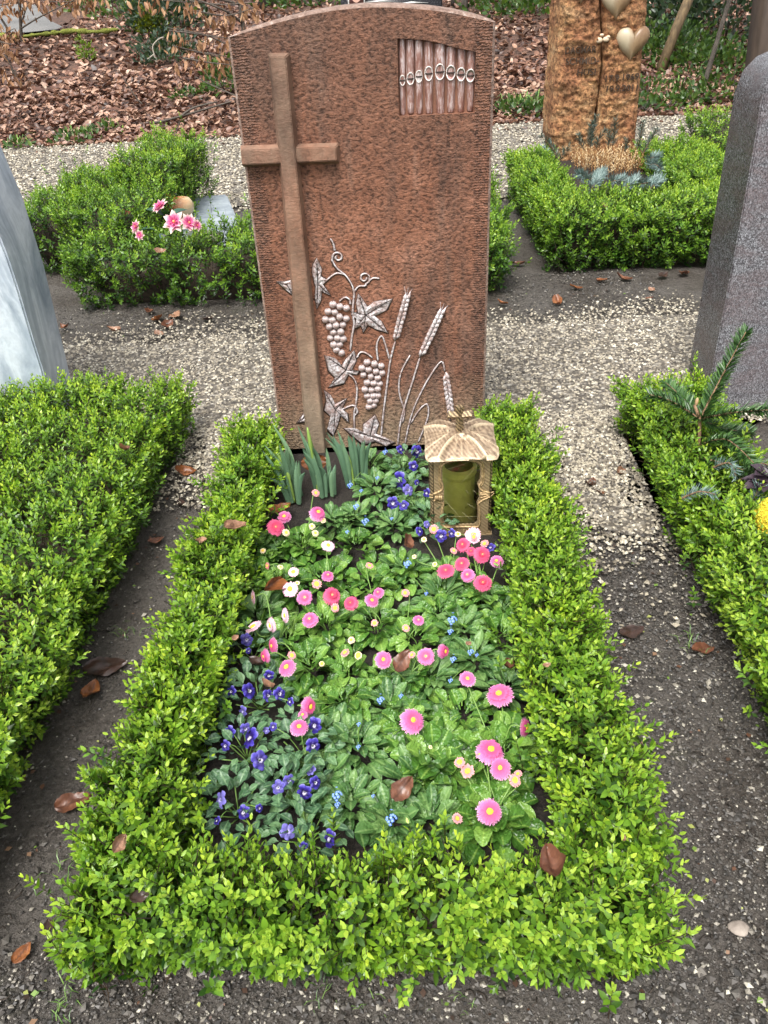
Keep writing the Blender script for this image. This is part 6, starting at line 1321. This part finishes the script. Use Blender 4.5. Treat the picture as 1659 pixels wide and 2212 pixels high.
sapling('beech shrub with hanging tan leaves beside the headstone top', b3, [([(545, 215, 0), (535, 120, 0), (520, 20, 0), (515, -60, 0)], .03, .02), ([(525, 50, 0), (480, 20, -.2), (410, -5, -.3)], .016, .006), ([(520, 10, 0), (440, -8, -.2), (330, -14, -.3)], .016, .006), ([(535, 120, -.1), (450, 78, -.3), (362, 60, -.4)], .010, .004), ([(535, 140, -.1), (450, 118, -.3), (372, 98, -.4)], .010, .004)],
        [[(410, 2, -.1), (480, 10, -.2), (560, 4, -.2)], [(425, 24, -.2), (490, 34, -.2), (550, 16, -.2)], [(365, 66, -.3), (430, 74, -.3), (500, 84, -.3)], [(375, 100, -.3), (430, 112, -.3), (490, 122, -.3)], [(395, 125, -.4), (450, 135, -.4), (500, 140, -.4)], [(300, -8, -.3), (350, 0, -.3), (400, 4, -.3)]], 40, .075, .085)
# ivy mound, moss, green patches
GL = hedge_mat('ground_cover_leaf', ((.018, .045, .012), (.055, .115, .028), (.12, .19, .05)))
IVY = hedge_mat('ivy_leaf', ((.012, .028, .016), (.04, .070, .045), (.09, .135, .095)))
PALE = hedge_mat('box_leaf', ((.06, .10, .015), (.16, .24, .03), (.28, .36, .07)))
def bushy(name, label, cat, px, py, rx, ry, rz, n, s, mat, group=None, stems=5, kind=None, yoff=0.):
    b = gpt(px, py); b[2] = gz(b[0], b[1]); t = empty(name, b, label, cat, group); d = rng.normal(size=(n, 3)); d /= np.linalg.norm(d, axis=1, keepdims=True); d[:, 2] = np.abs(d[:, 2])
    rad = rng.uniform(.45, 1.08, (n, 1)); lump = np.array([1+.3*noise.noise(tuple(v*2.3+px)) for v in d])[:, None]; P = d*rad*lump*np.array([rx, ry, rz])+b
    D = d+rng.normal(0, .6, (n, 3))+np.array([0, -.2, .3]); f = leafcloud(P, D, rng.uniform(s*.7, s*1.25, n), np.stack([LV[:, 1]*.9, LV[:, 2], LV[:, 0]+.5], 1), LF, mat, 'foliage', t, np.clip(rng.normal(.5, .22, n), .12, 1))
    mb = MB()
    for k in range(stems): q = P[rng.integers(n)]; mb.tube([b+np.array([random.uniform(-.05, .05), 0, 0]), (b+q)/2+np.array([0, 0, .03]), q], [.008, .005, .002], 4)
    mb.build('stem', SBARK, t); return t
bushy('ivy_mound', 'dark ivy covered stump below the hanging beech leaves', 'ivy', 355, 62, .75, .6, .75, 1300, .085, IVY)
bushy('ivy_trail', 'dark ivy trailing over the bank below the ivy mound', 'ivy', 360, 115, .55, .35, .3, 420, .075, IVY)
bushy('ivy_trail', 'small ivy patch near the bare forked twig', 'ivy', 350, 135, .4, .25, .18, 160, .07, IVY)
MOSSY = hedge_mat('moss_leaf', ((.05, .075, .008), (.13, .16, .012), (.24, .27, .025)))
bushy('moss_cushion', 'yellow-green moss cushion in front of the ivy covered stump', 'moss', 328, 72, .27, .2, .36, 900, .05, MOSSY)
bushy('box_seedling', 'little yellow-green box seedling alone on the leafy bank', 'seedling', 190, 131, .13, .13, .32, 170, .055, PALE)
bushy('fern_plant', 'bright green leafy plant against the edge of the headstone', 'plant', 488, 200, .32, .25, .42, 260, .075, GL)
bushy('low_weed', 'small green weed on the bank near the headstone', 'weed', 402, 212, .2, .15, .12, 90, .05, GL, 'low weeds on the bank')
WG = 'low weeds on the bank'
for px, py, rx, rz, n, lab in [(165, 310, .28, .13, 130, 'green weed at the path edge in front of the leafy bank'), (228, 285, .16, .1, 60, 'small weed just above the path edge'), (40, 325, .2, .12, 60, 'weed at the path edge by the marble stone'), (1120, 245, .35, .16, 200, 'green weed beside the path behind the headstone edge'), (1160, 250, .3, .12, 160, 'low weed beside the rough orange stone foot'), (1395, 245, .22, .16, 120, 'leafy weed at the path next to the orange stone'), (1440, 235, .3, .14, 150, 'ground ivy cushion at the path edge'), (1485, 225, .3, .16, 170, 'spreading weed at the path edge before the post'), (1535, 215, .35, .2, 200, 'leafy weed near the granite shoulder'), (1400, 205, .25, .2, 120, 'upright weed on the bank behind the orange stone'), (1500, 180, .3, .18, 120, 'weed among dry leaves below the leaning post'), (1580, 190, .4, .25, 200, 'weed clump on the bank by the brown stele')]:
    bushy('low_weed', lab, 'weed', px, py, rx, .22, rz, int(n*.6), .06, GL, WG)
bushy('evergreen_shrub', 'dense dark evergreen shrub with grey-green leaves behind the leaning post', 'shrub', 1560, 95, 1.3, .8, 1.9, 2600, .10, IVY, None, 14)
bushy('evergreen_shrub', 'dark evergreen shrub right behind the rough orange stone', 'shrub', 1440, 70, .8, .6, 1.2, 1100, .09, IVY, None, 8)
bushy('ground_cover', 'bright green ground cover between the orange stone and the leaning post', 'ground cover', 1440, 130, .75, .5, .42, 1100, .06, GL)
bushy('ground_cover', 'loose green ground cover beneath the evergreen shrub', 'ground cover', 1550, 150, .9, .5, .3, 700, .065, GL)
for px, py, n, lab in [(1150, 30, 380, 'green undergrowth at the top of the bank beside the tree trunk'), (1110, 15, 300, 'green undergrowth behind the headstone arch'), (690, 12, 300, 'green undergrowth next to the black gravestone'), (300, 38, 200, 'thin green undergrowth beyond the mossy road edge'), (230, 18, 160, 'faint green undergrowth across the road')]:
    bushy('undergrowth', lab, 'undergrowth', px, py, 1.1, .8, .35, n, .11, GL, 'undergrowth at the top of the bank')
# trunks
def trunk(px, py, r, lab, lean=0., h=6., leaves=0):
    b = gpt(px, py); b[2] = gz(b[0], b[1])-.05; t = empty('tree', b, lab, 'tree', 'trees at the top of the bank'); mb = MB()
    pts = smooth_path([b, b+np.array([lean*.3, .05, h*.3]), b+np.array([lean*.6, 0, h*.6]), b+np.array([lean, 0, h])], 4); m = len(pts); mb.tube(pts, [r*(1.25-.9*i/m) for i in range(m)], 9); mb.build('trunk', TBARK, t)
    br = MB(); P = []
    for k in range(26):
        s = random.uniform(.35, 1); q = pts[int(s*(m-1))]; a = random.uniform(0, 2*PI); L = h*.3*(1.2-s*.7); e = q+np.array([L*math.cos(a), L*math.sin(a), L*.6]); md = (q+e)/2+np.array([0, 0, -.1]); br.tube([q, md, e], [r*.3, r*.2, .01], 5)
        for j in range(3): f = md+(e-md)*random.random(); br.tube([f, f+np.array([random.gauss(0, .4), random.gauss(0, .4), random.uniform(.2, .7)])], [.012, .004], 3)
        P += [e+np.array([random.gauss(0, .4), random.gauss(0, .4), random.gauss(0, .35)]) for _ in range(24)]
    cr = br.build('crown', TBARK, t); P = np.array(P); D = rng.normal(size=P.shape); leafcloud(P, D, rng.uniform(.05, .09, len(P)), HL, LF, PALE, 'young_leaves', cr, rng.uniform(.3, 1, len(P)))
trunk(570, 15, .16, 'thick dark trunk behind the beech shrub', .2, 8); trunk(1003, 30, .05, 'thin trunk just right of the black gravestone', .1, 5); trunk(1078, 30, .045, 'thin leaning trunk at the top of the bank', .9, 5)
trunk(980, 12, .04, 'slim sapling trunk touching the black gravestone', -.2, 4.5); trunk(1516, 195, .022, 'dark slender stem rising through the evergreen shrub', .6, 3.6)
trunk(640, 8, .06, 'slender trunk left of the black gravestone', .1, 6); trunk(250, 5, .12, 'trunk across the road', .1, 7)
# leaning post and bare twigs
M = Mat('weathered_post', .8); b = M.noise(M.co((1, 1, .15)), 40, 4, .6); M.color(M.ramp(b, [(.3, (.055, .035, .016)), (.7, (.16, .108, .05))])); M.bump(b, .7, .008)
b = gpt(1422, 152); t = empty('leaning_post', b, 'weathered wooden post leaning beside the rough orange stone', 'post'); mb = MB(); e = ypl(1500, -30, b[1]+.25); mb.tube([b+np.array([0, 0, -.1]), (b+e)/2, e], [.062, .058, .055], 10); mb.build('shaft', M.m, t)
M = Mat('bare_twig', .7); M.color((.34, .30, .24))
def twigs(lab, lines, r, dy=0., mat=None, cat='twig'):
    b = gpt(*lines[0][0]); t = empty('bare_twig', b, lab, cat); mb = MB()
    for ln in lines: pts = smooth_path([ypl(px, py, b[1]+dy) for px, py in ln], 4); mb.tube(pts, [r*(1-.6*i/len(pts)) for i in range(len(pts))], 5)
    mb.build('stem', mat or M.m, t)
twigs('pale forked bare twig standing on the bank below the ivy', [[(340, 142), (333, 118), (330, 100), (342, 85), (354, 80)], [(333, 118), (318, 128)]], .014)
twigs('long dark fallen branch lying on the leaf litter near the headstone', [[(292, 269), (345, 263), (408, 246), (470, 228), (500, 219)], [(390, 252), (420, 232), (470, 220)]], .016, 0, SBARK)
twigs('bundle of pale bare twigs beside the orange stone edge', [[(1405, 62), (1410, 30), (1402, 12)], [(1404, 75), (1416, 55), (1415, 30)], [(1400, 40), (1412, 68), (1424, 85)], [(1396, 48), (1420, 28)]], .012, -.3)
twigs('thin stick leaning over the dry leaves', [[(308, 226), (290, 205), (255, 150)]], .01, 0, SBARK)
twigs('thin dark stick across the litter near the ivy', [[(372, 330), (380, 290), (388, 262)], [(600, 245), (470, 190), (420, 165)]], .008, 0, SBARK)
# grass tufts and weeds in front
GRS = needle_mat('grass_blade', (.04, .10, .02), (.16, .28, .05))
def tuft(px, py, n, L, lab, z=0., spread=.03):
    b = zpl(px, py, z) if py > 400 else gpt(px, py); t = empty('grass_tuft', b, lab, 'grass tuft', 'grass tufts and weeds on the ground'); mb = MB()
    for k in range(n):
        a = random.uniform(0, 2*PI); p = b+np.array([random.gauss(0, spread*.5), random.gauss(0, spread*.5), 0]); d = np.array([math.cos(a), math.sin(a), 0]); l = L*random.uniform(.5, 1.1); w_ = np.array([-d[1], d[0], 0])*L*.028
        m = p+d*l*.3+np.array([0, 0, l*.6]); e = p+d*l*.85+np.array([0, 0, l*.5]); g = random.random(); mb.add([p-w_, p+w_, m+w_*.8, m-w_*.8, e], [(0, 1, 2, 3), (3, 2, 4)], g)
    mb.build('blade', GRS, t)['kind'] = 'stuff'
tuft(132, 2172, 26, .028, 'small grass tuft on the soil below the front hedge corner')
tuft(125, 1905, 12, .035, 'short grass blades beside the front hedge corner')
tuft(265, 1370, 14, .03, 'sparse grass on the soil path between the hedges')
tuft(700, 2150, 14, .022, 'pale green weed in front of the hedge at the bottom edge')
tuft(780, 2165, 8, .02, 'thin weed stalk at the bottom edge of the picture')
tuft(1500, 1400, 14, .035, 'fine grass on the soil beside the fir side hedge')
tuft(995, 2170, 10, .02, 'tiny green seedling on the soil before the front hedge')
tuft(1160, 228, 40, .22, 'grass tuft at the path edge beside the orange stone', 0, .25); tuft(1105, 232, 40, .22, 'grass tuft at the path edge next to the headstone', 0, .25); tuft(1470, 200, 24, .25, 'yellowing grass tuft at the path edge before the leaning post', 0, .15); tuft(170, 300, 26, .2, 'grass tuft rising from the leaf litter at the path edge', 0, .15); tuft(45, 318, 16, .22, 'grass tuft beside the marble stone far edge', 0, .12); tuft(230, 275, 16, .15, 'short grass tuft in the litter above the path', 0, .12)
